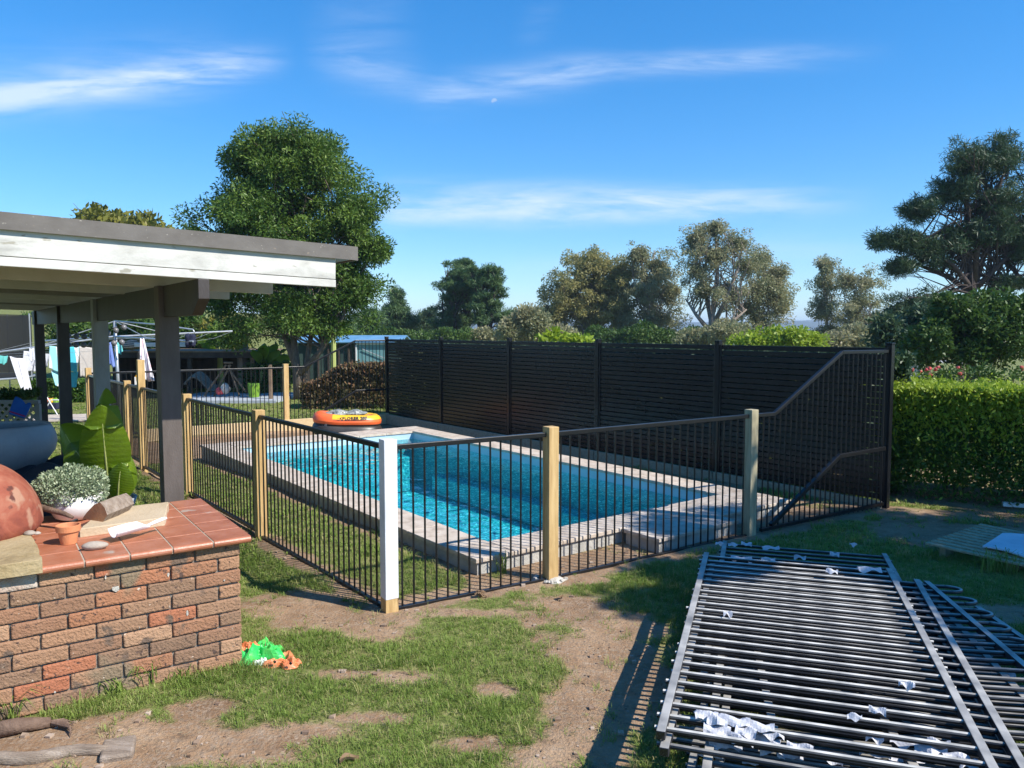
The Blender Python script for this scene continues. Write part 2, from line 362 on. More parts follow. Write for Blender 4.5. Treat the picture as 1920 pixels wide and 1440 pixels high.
M['needle'] = leafm('pine_needle', [(.04, .09, .035), (.08, .15, .05), (.15, .22, .07)], .3)
M['needle_dark'] = leafm('dark_needle', [(.028, .06, .03), (.055, .10, .045), (.10, .15, .065)], .25)
M['leaf_bright'] = leafm('bright_leaf', [(.17, .25, .02), (.28, .38, .03), (.40, .50, .07)], .42)
M['leaf_mid'] = leafm('mid_green_leaf', [(.03, .07, .015), (.06, .12, .02), (.11, .17, .03)], .3)
M['leaf_hedge'] = leafm('hedge_leaf', [(.035, .08, .012), (.07, .15, .02), (.14, .25, .03)], .3)
M['leaf_photinia'] = leafm('red_tipped_leaf', [(.05, .065, .02), (.10, .095, .035), (.18, .11, .05), (.30, .14, .08)], .25)
M['leaf_silver'] = leafm('silver_leaf', [(.14, .19, .10), (.30, .37, .22), (.6, .64, .44)], .15)
M['leaf_banana'] = mat('banana_leaf', [(.09, .17, .008), (.15, .25, .012), (.21, .31, .02)], 3, 0.35, 0.2, 60, transl=.45)
M['rib'] = mat('leaf_rib', [(.42, .48, .14), (.5, .55, .2)], 5, 0.5, transl=.2)
M['grassblade'] = leafm('grass_blade', [(.12, .19, .03), (.19, .275, .05), (.27, .35, .085), (.48, .40, .2)], .35, .6, .2)
M['flower_red'] = leafm('rose_petal', [(.5, .04, .04), (.7, .12, .10), (.75, .4, .38)], .3)
M['litter'] = leafm('dry_leaf', [(.10, .06, .035), (.22, .14, .08), (.36, .25, .16)], .1, .9)
M['shed_wall'] = mat('dark_green_shade_cloth', [(.02, .045, .04), (.04, .075, .06)], 2, 0.8, 0.2)
M['shed_roof'] = mat('blue_roof_sheet', [(.09, .22, .36), (.16, .32, .48)], 2, 0.45)
M['teal_panel'] = mat('teal_mesh_panel', [(.12, .27, .29), (.18, .34, .36)], 1.5, 0.5)
M['dark_timber'] = mat('old_dark_timber', [(.035, .025, .02), (.08, .06, .045)], 4, 0.9, 0.4)
M['brown_timber'] = mat('old_brown_timber', [(.16, .10, .06), (.26, .18, .12)], 4, 0.9, 0.4)
M['wicker'] = mat('wicker_panel', [(.10, .08, .06), (.3, .25, .2)], 30, 0.9, 0.5)
M['net'] = mat('dark_netting', (.012, .013, .014), 5, 0.8, alpha=.86)
M['towel_beige'] = mat('beige_towel', [(.50, .46, .42), (.58, .54, .50)], 20, 0.95, 0.4, 80, transl=.2)
M['cloth_white'] = mat('white_cloth', [(.68, .69, .74), (.8, .8, .84)], 10, 0.95, 0.3, 30, transl=.25)
M['cloth_aqua'] = mat('aqua_cloth', [(.12, .55, .55), (.2, .65, .62)], 10, 0.95, 0.3, 30, transl=.25)
M['cloth_blue'] = mat('blue_cloth', [(.16, .25, .62), (.25, .35, .72)], 10, 0.95, 0.3, 30, transl=.25)
M['cloth_navy'] = mat('navy_cloth', [(.01, .012, .03), (.02, .025, .06)], 10, 0.95, 0.3, 30)
M['blue_board'] = mat('blue_foam', [(.01, .10, .42), (.015, .14, .52)], 5, 0.6)
M['pink_trim'] = mat('pink_trim', (.35, .02, .12), 5, 0.6)
M['lattice'] = mat('grey_lattice', [(.30, .29, .27), (.38, .37, .35)], 5, 0.7)
M['bulb'] = mat('grey_globe', [(.12, .12, .13), (.2, .2, .22)], 5, 0.3)
M['hill'] = mat('distant_bushland', [(.04, .06, .05), (.06, .085, .06)], .02, 1.0)
M['far_grass'] = mat('paddock_grass', [(.13, .17, .045), (.19, .22, .07)], .3, 1.0, 0.2, coord='Object')
M['iron'] = mat('corrugated_iron', [(.35, .33, .31), (.55, .53, .5)], 3, 0.5, metal=.2)
M['metal_red'] = mat('red_plastic', (.45, .05, .06), 5, 0.5)
M['green_plastic'] = mat('lime_plastic', (.16, .30, .02), 5, 0.5)
M['sheet_white'] = mat('white_sheet', [(.55, .6, .66), (.68, .72, .78)], 6, 0.5, 0.2, 10)
M['blue_tint'] = mat('clear_blue_plastic', (.2, .3, .5), 5, 0.2)
M['black_plastic'] = mat('black_plastic', (.012, .012, .013), 5, 0.4)
def stripe_mat(name, c1, c2, c3, freq):
    m, N, L, P = nodes_of(name)
    tc = N.new('ShaderNodeTexCoord'); sp = N.new('ShaderNodeSeparateXYZ'); L.new(tc.outputs['Object'], sp.inputs[0])
    mu = N.new('ShaderNodeMath'); mu.operation = 'MULTIPLY'; mu.inputs[1].default_value = freq; L.new(sp.outputs[0], mu.inputs[0])
    fr = N.new('ShaderNodeMath'); fr.operation = 'FRACT'; L.new(mu.outputs[0], fr.inputs[0])
    rp = N.new('ShaderNodeValToRGB'); rp.color_ramp.interpolation = 'CONSTANT'; L.new(fr.outputs[0], rp.inputs[0]); e = rp.color_ramp.elements
    e[0].position = 0; e[0].color = (*c1, 1); e[1].position = .42; e[1].color = (*c2, 1)
    for p, c in ((.55, c3), (.8, c2), (.9, c1)):
        k = e.new(p); k.color = (*c, 1)
    L.new(rp.outputs[0], P.inputs['Base Color']); P.inputs['Roughness'].default_value = .95
    return m
M['towel_stripe'] = stripe_mat('striped_towel', (.08, .50, .62), (.75, .78, .8), (.3, .65, .72), 3.4)
M['towel_pink'] = stripe_mat('pink_striped_towel', (.78, .76, .80), (.72, .45, .48), (.8, .78, .82), 7)

def dust_glint(name, dark, pale_top, lo, hi, amt=.85):  # pale upward faces: dusting and painted highlight in one colour
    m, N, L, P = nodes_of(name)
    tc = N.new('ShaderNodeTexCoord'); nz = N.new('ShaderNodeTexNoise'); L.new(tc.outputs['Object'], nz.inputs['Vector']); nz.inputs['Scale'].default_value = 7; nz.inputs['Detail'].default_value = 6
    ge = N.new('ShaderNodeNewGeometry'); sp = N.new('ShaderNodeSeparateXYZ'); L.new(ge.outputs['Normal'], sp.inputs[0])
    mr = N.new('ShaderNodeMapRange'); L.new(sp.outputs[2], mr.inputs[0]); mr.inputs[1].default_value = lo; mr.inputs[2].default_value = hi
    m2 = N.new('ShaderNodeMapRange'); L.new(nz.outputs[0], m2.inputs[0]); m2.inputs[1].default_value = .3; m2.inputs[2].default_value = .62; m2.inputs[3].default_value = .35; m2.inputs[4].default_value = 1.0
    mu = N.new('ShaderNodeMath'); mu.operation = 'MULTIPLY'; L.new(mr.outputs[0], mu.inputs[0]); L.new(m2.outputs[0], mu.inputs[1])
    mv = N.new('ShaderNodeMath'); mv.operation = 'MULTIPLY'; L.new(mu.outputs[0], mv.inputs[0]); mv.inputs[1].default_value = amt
    mi = N.new('ShaderNodeMix'); mi.data_type = 'RGBA'; L.new(mv.outputs[0], mi.inputs[0]); mi.inputs[6].default_value = (*dark, 1); mi.inputs[7].default_value = (*pale_top, 1)
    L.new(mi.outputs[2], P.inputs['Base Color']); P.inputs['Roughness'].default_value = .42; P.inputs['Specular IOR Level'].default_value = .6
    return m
M['pale_bar'] = dust_glint('dust_glint_bar', (.012, .012, .014), (.74, .71, .64), .40, .80, .95)
M['old_alu'] = dust_glint('dust_glint_lower_bar', (.010, .010, .012), (.42, .40, .36), .6, .92, .75)
M['old_rail'] = dust_glint('dust_glint_rail', (.03, .03, .034), (.46, .44, .40), .6, .9, .9)
# ---------------------------------------------------------------- pool frame on the ground
PO = Vector((-.305, 6.455, 0)); PU = Vector((-.605, .796, 0)).normalized(); PV = Vector((.796, .605, 0)).normalized()
PL, PW = 8.35, 4.25; IU0, IU1, IV0, IV1 = .39, 7.72, .39, 3.83
def pp(u, v, z=0.0): return PO + PU * u + PV * v + Vector((0, 0, z))
WP = Vector((-.92, 5.66, 0)); P2 = Vector((.325, 6.40, 0)); P3 = Vector((2.44, 7.80, 0)); BP = Vector((4.42, 9.0, 0))
P4 = Vector((-2.57, 7.76, 0)); P5 = Vector((-4.13, 9.73, 0)); P6 = Vector((-5.61, 11.61, 0)); P7 = Vector((-6.19, 12.34, 0)); CP = Vector((-8.24, 14.94, 0))
P8 = Vector((-5.07, 17.2, 0)); AP = Vector((-3.03, 18.62, 0))
def side(a, b, x, y):   # >0 left of a->b
    return (b.x - a.x) * (y - a.y) - (b.y - a.y) * (x - a.x)
def sstep(a, b, x):
    t = np.clip((np.asarray(x, float) - a) / (b - a), 0, 1); return t * t * (3 - 2 * t)
def inside_fence(x, y):
    x = np.asarray(x, float); y = np.asarray(y, float)
    return (side(WP, CP, x, y) < 0) & (side(CP, AP, x, y) < 0) & (side(AP, BP, x, y) < 0) & (side(WP, BP, x, y) > 0)
def zg(x, y):
    x = np.asarray(x, float); y = np.asarray(y, float)
    z = 0.03 * (fbm(x * 0.5 + 9, y * 0.5, 2) - .5) + 0.030 * (fbm(x * 2.6, y * 2.6, 2) - .5)
    ins = inside_fence(x, y)
    back = sstep(9, 16, y) * 0.17
    z = z - np.where(ins, back, 0)
    # paddock rising to the far left, land falling away beyond the wall
    z = z + sstep(30, 75, y) * sstep(-10, -32, x) * 4.2
    z = z - sstep(26, 80, y) * sstep(-8, 6, x) * 2.0
    return z
def zgf(x, y): return float(zg(x, y))
def px2(px, py): g = G(px, py); return g.x, g.y
# bare earth patches (centre, radii, rotation) and soil strips
DIRT = []
for (px, py, rx, ry) in [(540, 1135, .42, .3), (620, 1170, .5, .18), (700, 1195, .25, .09), (1090, 1145, .42, .42), (1135, 1220, .42, .36), (1120, 1310, .30, .40), (1070, 1420, .34, .30),
                         (1200, 1290, .28, .45), (1215, 1180, .22, .2), (100, 1400, .6, .26), (260, 1390, .5, .22), (430, 1410, .42, .16), (560, 1375, .3, .12), (760, 1272, .22, .10), (850, 1150, .34, .10), (640, 1262, .16, .07),
                         (380, 1330, .2, .12), (930, 1290, .14, .1), (690, 1345, .2, .07),
                         (880, 1395, .16, .08), (1760, 1000, 1.1, .5), (1700, 965, 1.4, .3), (1850, 1150, .45, .22), (1620, 1100, .3, .1), (1880, 1010, .8, .5), (1900, 1330, .3, .3), (1330, 1045, .4, .12), (1060, 1085, .3, .1)]:
    x, y = px2(px, py); DIRT.append((x, y, rx, ry))
def dist_seg(x, y, a, b):
    ax, ay, bx, by = a.x, a.y, b.x, b.y; dx, dy = bx - ax, by - ay
    t = np.clip(((x - ax) * dx + (y - ay) * dy) / (dx * dx + dy * dy), 0, 1)
    return np.hypot(x - ax - t * dx, y - ay - t * dy)
def grassiness(x, y):
    """1 = turf, 0 = bare soil"""
    x = np.asarray(x, float); y = np.asarray(y, float)
    n = fbm(x * 2.2 + 3, y * 2.2 + 8, 4); n2 = fbm(x * 7 + 1, y * 7 + 4, 3)
    g = np.ones_like(x) * .98
    near = 1 - sstep(6.0, 8.0, y)
    g = g - near * .22 * sstep(.48, .68, n) - near * .12 * sstep(.5, .65, n2)
    for (cx, cy, rx, ry) in DIRT:
        d = np.hypot((x - cx) / rx, (y - cy) / ry) + (n - .5) * 1.6 + (n2 - .5) * .7
        g = g - .9 * (1 - sstep(.45, 1.45, d))
    # soil along fence lines, around the pool shell and in the garden beds
    for a, b, w in ((WP, P3, .16), (WP, CP, .12), (pp(-.25, .5), pp(-.45, 4.3), .34), (pp(-.08, 0), pp(8.3, -.08), .10), (P3, BP, .12)):
        d = dist_seg(x, y, a, b) + (n2 - .5) * .22; g = g - .9 * (1 - sstep(w * .6, w * 1.5, d))
    rel_u = (x - PO.x) * PU.x + (y - PO.y) * PU.y; rel_v = (x - PO.x) * PV.x + (y - PO.y) * PV.y
    ins = inside_fence(x, y)
    g = np.where(ins & (rel_v > PW - .1), g - .8 + .5 * (n > .58), g)
    g = np.where(ins & (rel_u > PL - .05) & (rel_v < 3.4), g - 1, g)
    hx, hy = 6.0, 9.6
    d = dist_seg(x, y, Vector((4.9, 9.75, 0)), Vector((9.5, 7.8, 0))) + (n - .5) * .5
    g = g - .9 * (1 - sstep(.3, .75, d))
    g = np.where((y > 9.9) & (y < 11.8) & (x > 4.6), g - .6, g)
    return np.clip(g, 0, 1)

# ================================================================ GROUND (one sheet to the horizon)
def geo(a, b, step, ratio):
    out = [a]; s = step; sg = 1 if b > a else -1
    while (b - out[-1]) * sg > 0: s *= ratio; out.append(out[-1] + sg * s)
    return out[1:]
CUT = .12
us = sorted(set([round(v, 4) for v in list(np.arange(-4.2, 0.9, .04)) + list(np.arange(.9, 11, .14)) + geo(11, 4000, .14, 1.09) + geo(-4.2, -60, .06, 1.15) + [CUT, PL - CUT]]))
vs_ = sorted(set([round(v, 4) for v in list(np.arange(-4.5, 5.2, .04)) + geo(-4.5, -3500, .08, 1.09) + geo(5.2, 3500, .08, 1.09) + [CUT, PW - CUT]]))
UU, VV = np.meshgrid(us, vs_, indexing='ij')
GX = PO.x + UU * PU.x + VV * PV.x; GY = PO.y + UU * PU.y + VV * PV.y
GZ = zg(GX, GY)
nu, nv = len(us), len(vs_)
ii, jj = np.meshgrid(np.arange(nu - 1), np.arange(nv - 1), indexing='ij')
ua = np.array(us); va = np.array(vs_)
um = (ua[:-1] + ua[1:]) / 2; vm = (va[:-1] + va[1:]) / 2
keep = ~((um[:, None] > CUT) & (um[:, None] < PL - CUT) & (vm[None, :] > CUT) & (vm[None, :] < PW - CUT))
ii = ii[keep]; jj = jj[keep]
q = np.stack([ii * nv + jj, ii * nv + jj + 1, (ii + 1) * nv + jj + 1, (ii + 1) * nv + jj], 1)
P_ = np.stack([GX.ravel(), GY.ravel(), GZ.ravel()], 1)
GRS = grassiness(GX.ravel(), GY.ravel())
me = fast_mesh('ground', P_, q.ravel(), np.arange(len(q)) * 4, GRS, True)
def ground_mat():
    m, N, L, P = nodes_of('garden_soil_and_turf')
    tc = N.new('ShaderNodeTexCoord')
    def noise(sc, det=6, dist=0, ro=.6):
        n = N.new('ShaderNodeTexNoise'); L.new(tc.outputs['Object'], n.inputs['Vector']); n.inputs['Scale'].default_value = sc; n.inputs['Detail'].default_value = det; n.inputs['Distortion'].default_value = dist; n.inputs['Roughness'].default_value = ro
        return n.outputs[0]
    def ramp(v, stops):
        r = N.new('ShaderNodeValToRGB'); L.new(v, r.inputs[0]); e = r.color_ramp.elements
        while len(e) > 1: e.remove(e[-1])
        for i, (p, c) in enumerate(stops):
            k = e[0] if i == 0 else e.new(p); k.position = p; k.color = (*c, 1)
        return r.outputs[0]
    def mix(f, a, b):
        x = N.new('ShaderNodeMix'); x.data_type = 'RGBA'
        (L.new(f, x.inputs[0]) if not isinstance(f, float) else setattr(x.inputs[0], 'default_value', f)); L.new(a, x.inputs[6]); L.new(b, x.inputs[7]); return x.outputs[2]
    soil = ramp(noise(2.2, 8, .4), [(.3, (.20, .12, .066)), (.5, (.32, .20, .115)), (.72, (.44, .305, .19))])
    soil = mix(ramp(noise(40, 4), [(.42, (0, 0, 0)), (.62, (1, 1, 1))]), soil, ramp(noise(9), [(.3, (.16, .105, .065)), (.7, (.40, .30, .21))]))
    litter = ramp(noise(75, 3), [(.66, (0, 0, 0)), (.69, (.7, .7, .7))])
    soil = mix(litter, soil, ramp(noise(30), [(.4, (.10, .06, .035)), (.6, (.48, .38, .27))]))
    turf = ramp(noise(14, 8, .3, .75), [(.34, (.09, .11, .03)), (.5, (.16, .18, .05)), (.66, (.28, .25, .11))])
    at = N.new('ShaderNodeAttribute'); at.attribute_name = 'tint'
    ad = N.new('ShaderNodeMath'); ad.operation = 'ADD'; L.new(at.outputs['Fac'], ad.inputs[0])
    sb = N.new('ShaderNodeMath'); sb.operation = 'MULTIPLY_ADD'; L.new(noise(26, 5, .3, .7), sb.inputs[0]); sb.inputs[1].default_value = 1.1; sb.inputs[2].default_value = -.55
    L.new(sb.outputs[0], ad.inputs[1])
    mr = N.new('ShaderNodeMapRange'); L.new(ad.outputs[0], mr.inputs[0]); mr.inputs[1].default_value = .25; mr.inputs[2].default_value = .75
    L.new(mix(mr.outputs[0], soil, turf), P.inputs['Base Color']); P.inputs['Roughness'].default_value = .95; P.inputs['Specular IOR Level'].default_value = .15
    b = N.new('ShaderNodeBump'); b.inputs['Strength'].default_value = .75; b.inputs['Distance'].default_value = .018
    hh = N.new('ShaderNodeMath'); hh.operation = 'ADD'; L.new(noise(11, 8, .2, .7), hh.inputs[0]); L.new(noise(60, 4), hh.inputs[1]); L.new(hh.outputs[0], b.inputs['Height'])
    L.new(b.outputs[0], P.inputs['Normal'])
    return m
M['ground'] = ground_mat()
g_ = link_mesh('ground', me, M['ground']); tag(g_, 'lawn and bare brown soil of the back yard', 'ground', kind='structure')

# grass blades: tufts of bent blades on the turf
def make_grass(name, n_try, region, tuft, h, w, seed, thresh=.45):
    r = np.random.default_rng(seed)
    x, y = region(r, n_try)
    g = grassiness(x, y) + (fbm(x * 26, y * 26, 2) - .5) * .6 + (fbm(x * 8 + 3, y * 8, 3) - .5) * 1.3
    rel_u = (x - PO.x) * PU.x + (y - PO.y) * PU.y; rel_v = (x - PO.x) * PV.x + (y - PO.y) * PV.y
    ok = (r.random(len(g)) < sstep(thresh - .32, thresh + .38, g)) & ~((rel_u > -.04) & (rel_u < PL + .04) & (rel_v > -.04) & (rel_v < PW + .04)) & ~((rel_u > -.56) & (rel_u < 0) & (rel_v > 1.7) & (rel_v < 4.3))
    bu = (x + 1.70) * -.82 + (y - 4.726) * -.57; bw = (x + 1.70) * -.57 + (y - 4.726) * .82
    ok &= ~((bu > -.02) & (bw > -.02) & (bw < 1.3))
    x = x[ok]; y = y[ok]; n = len(x)
    tint0 = np.clip(fbm(x * 1.3 + 40, y * 1.3, 3) * .9 - .05 + r.normal(0, .09, n), 0, .72)
    dry = r.random(n) < .15; tint0[dry] = .95
    hs = (.35 + 1.3 * fbm(x * 1.7 + 7, y * 1.7 + 3, 2)) * (.55 + .8 * r.random(n) ** 1.5)
    x = np.repeat(x, tuft); y = np.repeat(y, tuft); t0 = np.repeat(tint0, tuft); hs = np.repeat(hs, tuft); N_ = len(x)
    a = r.random(N_) * 2 * np.pi; d = r.random(N_) * .035 * (w / .004) ** .5
    bx = x + np.cos(a) * d; by = y + np.sin(a) * d; bz = zg(bx, by) - .004
    a2 = a + r.normal(0, .7, N_); lean = .25 + .75 * r.random(N_); hh = h * hs * (.5 + .8 * r.random(N_)); ww = w * (.6 + .7 * r.random(N_))
    dx, dy = np.cos(a2), np.sin(a2); sx, sy = -dy * ww / 2, dx * ww / 2
    V = np.empty((N_, 5, 3))
    V[:, 0] = np.stack([bx - sx, by - sy, bz], 1); V[:, 1] = np.stack([bx + sx, by + sy, bz], 1)
    mx_, my_ = bx + dx * hh * lean * .45, by + dy * hh * lean * .45; mz = bz + hh * .62
    V[:, 2] = np.stack([mx_ + sx * .8, my_ + sy * .8, mz], 1); V[:, 3] = np.stack([mx_ - sx * .8, my_ - sy * .8, mz], 1)
    V[:, 4] = np.stack([bx + dx * hh * lean * 1.25, by + dy * hh * lean * 1.25, bz + hh * (1.05 - .45 * lean)], 1)
    base = np.arange(N_) * 5
    L4 = np.stack([base, base + 1, base + 2, base + 3, base + 3, base + 2, base + 4], 1)
    st = np.stack([np.arange(N_) * 7, np.arange(N_) * 7 + 4], 1).ravel()
    t = np.clip(np.repeat(t0 + r.normal(0, .07, N_), 5), 0, 1)
    me = fast_mesh(name, V.reshape(-1, 3), L4.ravel(), st, t, True)
    return me
def cone_region(y0, y1, pow_=1.0):
    def f(r, n):
        y = y0 + (y1 - y0) * r.random(n) ** pow_; x = (r.random(n) * 2 - 1) * (y * .70 + .35); return x, y
    return f
gm = make_grass('grass', 56000, cone_region(2.7, 7.0, .9), 9, .036, .0034, 3, .50)
tag(link_mesh('grass', gm, M['grassblade']), 'short patchy green grass on bare soil near the brick bench and fence pile', 'grass', kind='stuff')
gm = make_grass('grass', 5200, cone_region(2.7, 7.5, .9), 7, .075, .003, 13, .55)
tag(link_mesh('grass', gm, M['grassblade']), 'longer sparse grass blades standing above the short turf', 'grass', kind='stuff')
gm = make_grass('grass', 26000, cone_region(7.0, 13.5, 1.0), 8, .05, .008, 4, .42)
tag(link_mesh('grass', gm, M['grassblade']), 'lawn grass around the pool and beyond the timber post fence', 'grass', kind='stuff')
gm = make_grass('grass', 20000, cone_region(13.5, 30, 1.0), 6, .05, .02, 5, .42)
tag(link_mesh('grass', gm, M['grassblade']), 'far lawn grass behind the pool fence and by the clothes line', 'grass', kind='stuff')

# ================================================================ POOL
pool = thing('swimming_pool', 'long rectangular in-ground pool with turquoise water and pale stone coping', 'pool', tuple(pp(PL / 2, PW / 2, 0)))
ZC = .15
def rect_wall(mb, u0, u1, v0, v1, z0, z1):
    c = [pp(u0, v0), pp(u1, v0), pp(u1, v1), pp(u0, v1)]
    for i in range(4):
        a, b = c[i], c[(i + 1) % 4]
        mb.add([(a.x, a.y, z0), (b.x, b.y, z0), (b.x, b.y, z1), (a.x, a.y, z1)], [(3, 2, 1, 0)])
def hpoly(mb, u0, u1, v0, v1, z):
    mb.add([tuple(pp(u0, v0, z)), tuple(pp(u1, v0, z)), tuple(pp(u1, v1, z)), tuple(pp(u0, v1, z))], [(0, 1, 2, 3)])
def ubox(mb, u0, u1, v0, v1, z0, z1, tint=None):
    m_ = Matrix((PU, PV, Vector((0, 0, 1)))).transposed()
    mb.box(pp((u0 + u1) / 2, (v0 + v1) / 2, (z0 + z1) / 2), (abs(u1 - u0), abs(v1 - v0), abs(z1 - z0)), m_, tint)
mb = MB(); rect_wall(mb, IU0, IU1, IV0, IV1, -.86, .118); hpoly(mb, IU0, IU1, IV0, IV1, -.86)
M['shell'] = mat('pale_blue_pool_shell', [(.36, .52, .62), (.42, .58, .68)], 2, 0.35, randobj=False)
M['shell_floor'] = mat('caustic_pool_floor', [(.32, .46, .55), (.44, .60, .68), (.60, .74, .78)], 18, 0.4, distort=2.2, contrast=(.38, .66), randobj=False)  # mottling paints rippled caustic light into the floor colour
M['shell_step'] = mat('pale_pool_step', [(.60, .72, .80), (.7, .8, .86)], 3, 0.4, randobj=False)
shell = mb.build('shell', M['shell'], pool)
mb = MB(); hpoly(mb, IU0 + .004, IU1 - .9, IV0 + .004, IV1 - .004, -.85); mb.build('floor', M['shell_floor'], shell)
mb = MB()
ubox(mb, IU1 - .75, IU1 - .004, IV0 + .004, IV1 - .5, -.845, -.20)
mb.build('step', M['shell'], shell, bevel=.03)
mb = MB(); ubox(mb, IU0 + .006, IU1 - 1.2, IV1 - .32, IV1 - .006, -.845, -.50); mb.build('bench', M['shell'], shell, bevel=.03)
# pavers, one child per side
def pavers(u0, u1, v0, v1, along, n):
    mb = MB()
    for i in range(n):
        a = i / n; b = (i + 1) / n; g = .0025; t = random.random()
        if along == 'u': ubox(mb, u0 + (u1 - u0) * a + g, u0 + (u1 - u0) * b - g, v0, v1, ZC - .04, ZC, t)
        else: ubox(mb, u0, u1, v0 + (v1 - v0) * a + g, v0 + (v1 - v0) * b - g, ZC - .04, ZC, t)
    return mb
for args in [(0, PL, 0, IV0 + .02, 'u', 14), (0, PL, IV1 - .02, PW, 'u', 14), (0, IU0 + .02, IV0 + .025, IV1 - .025, 'v', 6), (IU1 - .02, PL, IV0 + .025, IV1 - .025, 'v', 6)]:
    pavers(*args).build('coping', M['coping'], pool, bevel=.006)
mb = MB()
for args in [(.03, PL - .03, .03, .12), (.03, PL - .03, PW - .12, PW - .03), (.03, .12, .12, PW - .12), (PL - .12, PL - .03, .12, PW - .12)]: ubox(mb, *args, -.4, ZC - .042)
for args in [(.12, IU0 - .003, .12, PW - .12), (IU1 + .003, PL - .12, .12, PW - .12), (IU0, IU1, .12, IV0 - .003), (IU0, IU1, IV1 + .003, PW - .12)]: ubox(mb, *args, -.05, ZC - .043)
mb.build('concrete_edge', M['block'], pool)
mb = MB(); ubox(mb, -.50, -.005, 1.74, 2.95, ZC - .04, ZC - .003, .3); ubox(mb, -.27, -.005, 2.955, PW, ZC - .04, ZC - .003, .7)
ldg = mb.build('landing', M['coping'], pool, bevel=.006)
mb = MB(); ubox(mb, -.47, -.04, 1.77, 2.95, -.2, ZC - .042); ubox(mb, -.24, -.04, 2.952, PW - .03, -.2, ZC - .042); mb.build('landing_base', M['block'], pool)
# water: a rippled see-through surface
WZ = -.005
nu_, nv_ = 300, 140
uu, vv = np.meshgrid(np.linspace(IU0 + .001, IU1 - .001, nu_), np.linspace(IV0 + .001, IV1 - .001, nv_), indexing='ij')
wz = .012 * (fbm(uu * 3.2, vv * 4.2 + 3, 3) - .5) + .0065 * (fbm(uu * 9 + 50, vv * 11, 2) - .5)
wx = PO.x + uu * PU.x + vv * PV.x; wy = PO.y + uu * PU.y + vv * PV.y
i_, j_ = np.meshgrid(np.arange(nu_ - 1), np.arange(nv_ - 1), indexing='ij'); i_ = i_.ravel(); j_ = j_.ravel()
q = np.stack([i_ * nv_ + j_, i_ * nv_ + j_ + 1, (i_ + 1) * nv_ + j_ + 1, (i_ + 1) * nv_ + j_], 1)
me = fast_mesh('water', np.stack([wx.ravel(), wy.ravel(), (WZ + wz).ravel()], 1), q.ravel(), np.arange(len(q)) * 4, None, True)
m, N, L, P = nodes_of('clear_pool_water')
tcw = N.new('ShaderNodeTexCoord')
def wnoise(sc, dist, seed):
    mpw = N.new('ShaderNodeMapping'); L.new(tcw.outputs['Object'], mpw.inputs[0]); mpw.inputs['Location'].default_value = (seed, seed, 0)
    n_ = N.new('ShaderNodeTexNoise'); L.new(mpw.outputs[0], n_.inputs['Vector']); n_.inputs['Scale'].default_value = sc; n_.inputs['Detail'].default_value = 2.5; n_.inputs['Distortion'].default_value = dist
    return n_.outputs[0]
# caustic sparkle painted into the see-through colour with noise
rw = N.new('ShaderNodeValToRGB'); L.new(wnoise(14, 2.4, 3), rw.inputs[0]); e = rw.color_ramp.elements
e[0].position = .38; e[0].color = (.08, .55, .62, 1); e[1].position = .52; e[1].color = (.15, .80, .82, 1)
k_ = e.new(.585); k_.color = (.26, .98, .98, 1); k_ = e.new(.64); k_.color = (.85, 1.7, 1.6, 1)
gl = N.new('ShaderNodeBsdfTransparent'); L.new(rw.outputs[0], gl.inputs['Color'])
gs = N.new('ShaderNodeBsdfGlossy'); gs.inputs['Roughness'].default_value = .03
fr = N.new('ShaderNodeFresnel'); fr.inputs['IOR'].default_value = 1.33
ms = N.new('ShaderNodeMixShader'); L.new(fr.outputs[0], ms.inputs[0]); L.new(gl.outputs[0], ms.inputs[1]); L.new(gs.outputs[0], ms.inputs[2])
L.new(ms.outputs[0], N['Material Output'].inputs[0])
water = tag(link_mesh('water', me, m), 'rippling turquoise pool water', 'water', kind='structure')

# ================================================================ TIMBER POSTS + POOL FENCE PANELS
def post(p, h, mname, label, cat, ang, size=.09, zb=-.25, extra=None):
    t = thing('fence_post', label, cat, (p.x, p.y, 0), 'square posts of the pool fence', 0)
    mb = MB(); mb.box((0, 0, (h + zb) / 2), (size, size, h - zb), rotz(ang)); mb.build('shaft', M[mname], t, local=True, bevel=.005)
    for q_ in (Vector((size / 2 + .012, 0, h - .085)), Vector((size / 2 + .006, 0, .1))):
        br = MB(); br.box(rotz(ang) @ q_, (.022, .035, .06), rotz(ang)); br.build('bracket', M['black_alu'], t, local=True, bevel=.002)
    return t
angR = math.atan2(BP.y - WP.y, BP.x - WP.x); angL = math.atan2(CP.y - WP.y, CP.x - WP.x); angB = math.atan2(AP.y - CP.y, AP.x - CP.x)
t = post(WP, 1.30, 'white_paint', 'white painted corner post nearest the camera with a bare timber foot', 'fence post', angR, .105, .1)
mb = MB(); mb.box((0, 0, -.07), (.1, .1, .36), rotz(angR)); mb.build('bare_foot', M['pine_wood'], t, local=True)
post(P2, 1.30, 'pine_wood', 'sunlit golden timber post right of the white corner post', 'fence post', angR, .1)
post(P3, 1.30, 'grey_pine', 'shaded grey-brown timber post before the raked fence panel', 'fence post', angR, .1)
post(P4, 1.30, 'pine_wood', 'timber post beside the tiled corner of the brick bench', 'fence post', angL, .1)
post(P5, 1.30, 'pine_wood', 'timber post just right of the brown pavilion post', 'fence post', angL, .1)
gp = post(P6, 1.66, 'pine_wood', 'tall timber gate post carrying the latch and warning tag', 'fence post', angL, .1)
post(P7, 1.30, 'pine_wood', 'short timber hinge post on the far side of the gate', 'fence post', angL, .1)
post(CP, 1.38, 'pine_wood', 'far corner timber post left behind the pavilion posts', 'fence post', angL, .1)
post(P8, 1.36, 'pine_wood', 'timber post in the back fence left of the inflatable boat', 'fence post', angB, .11)
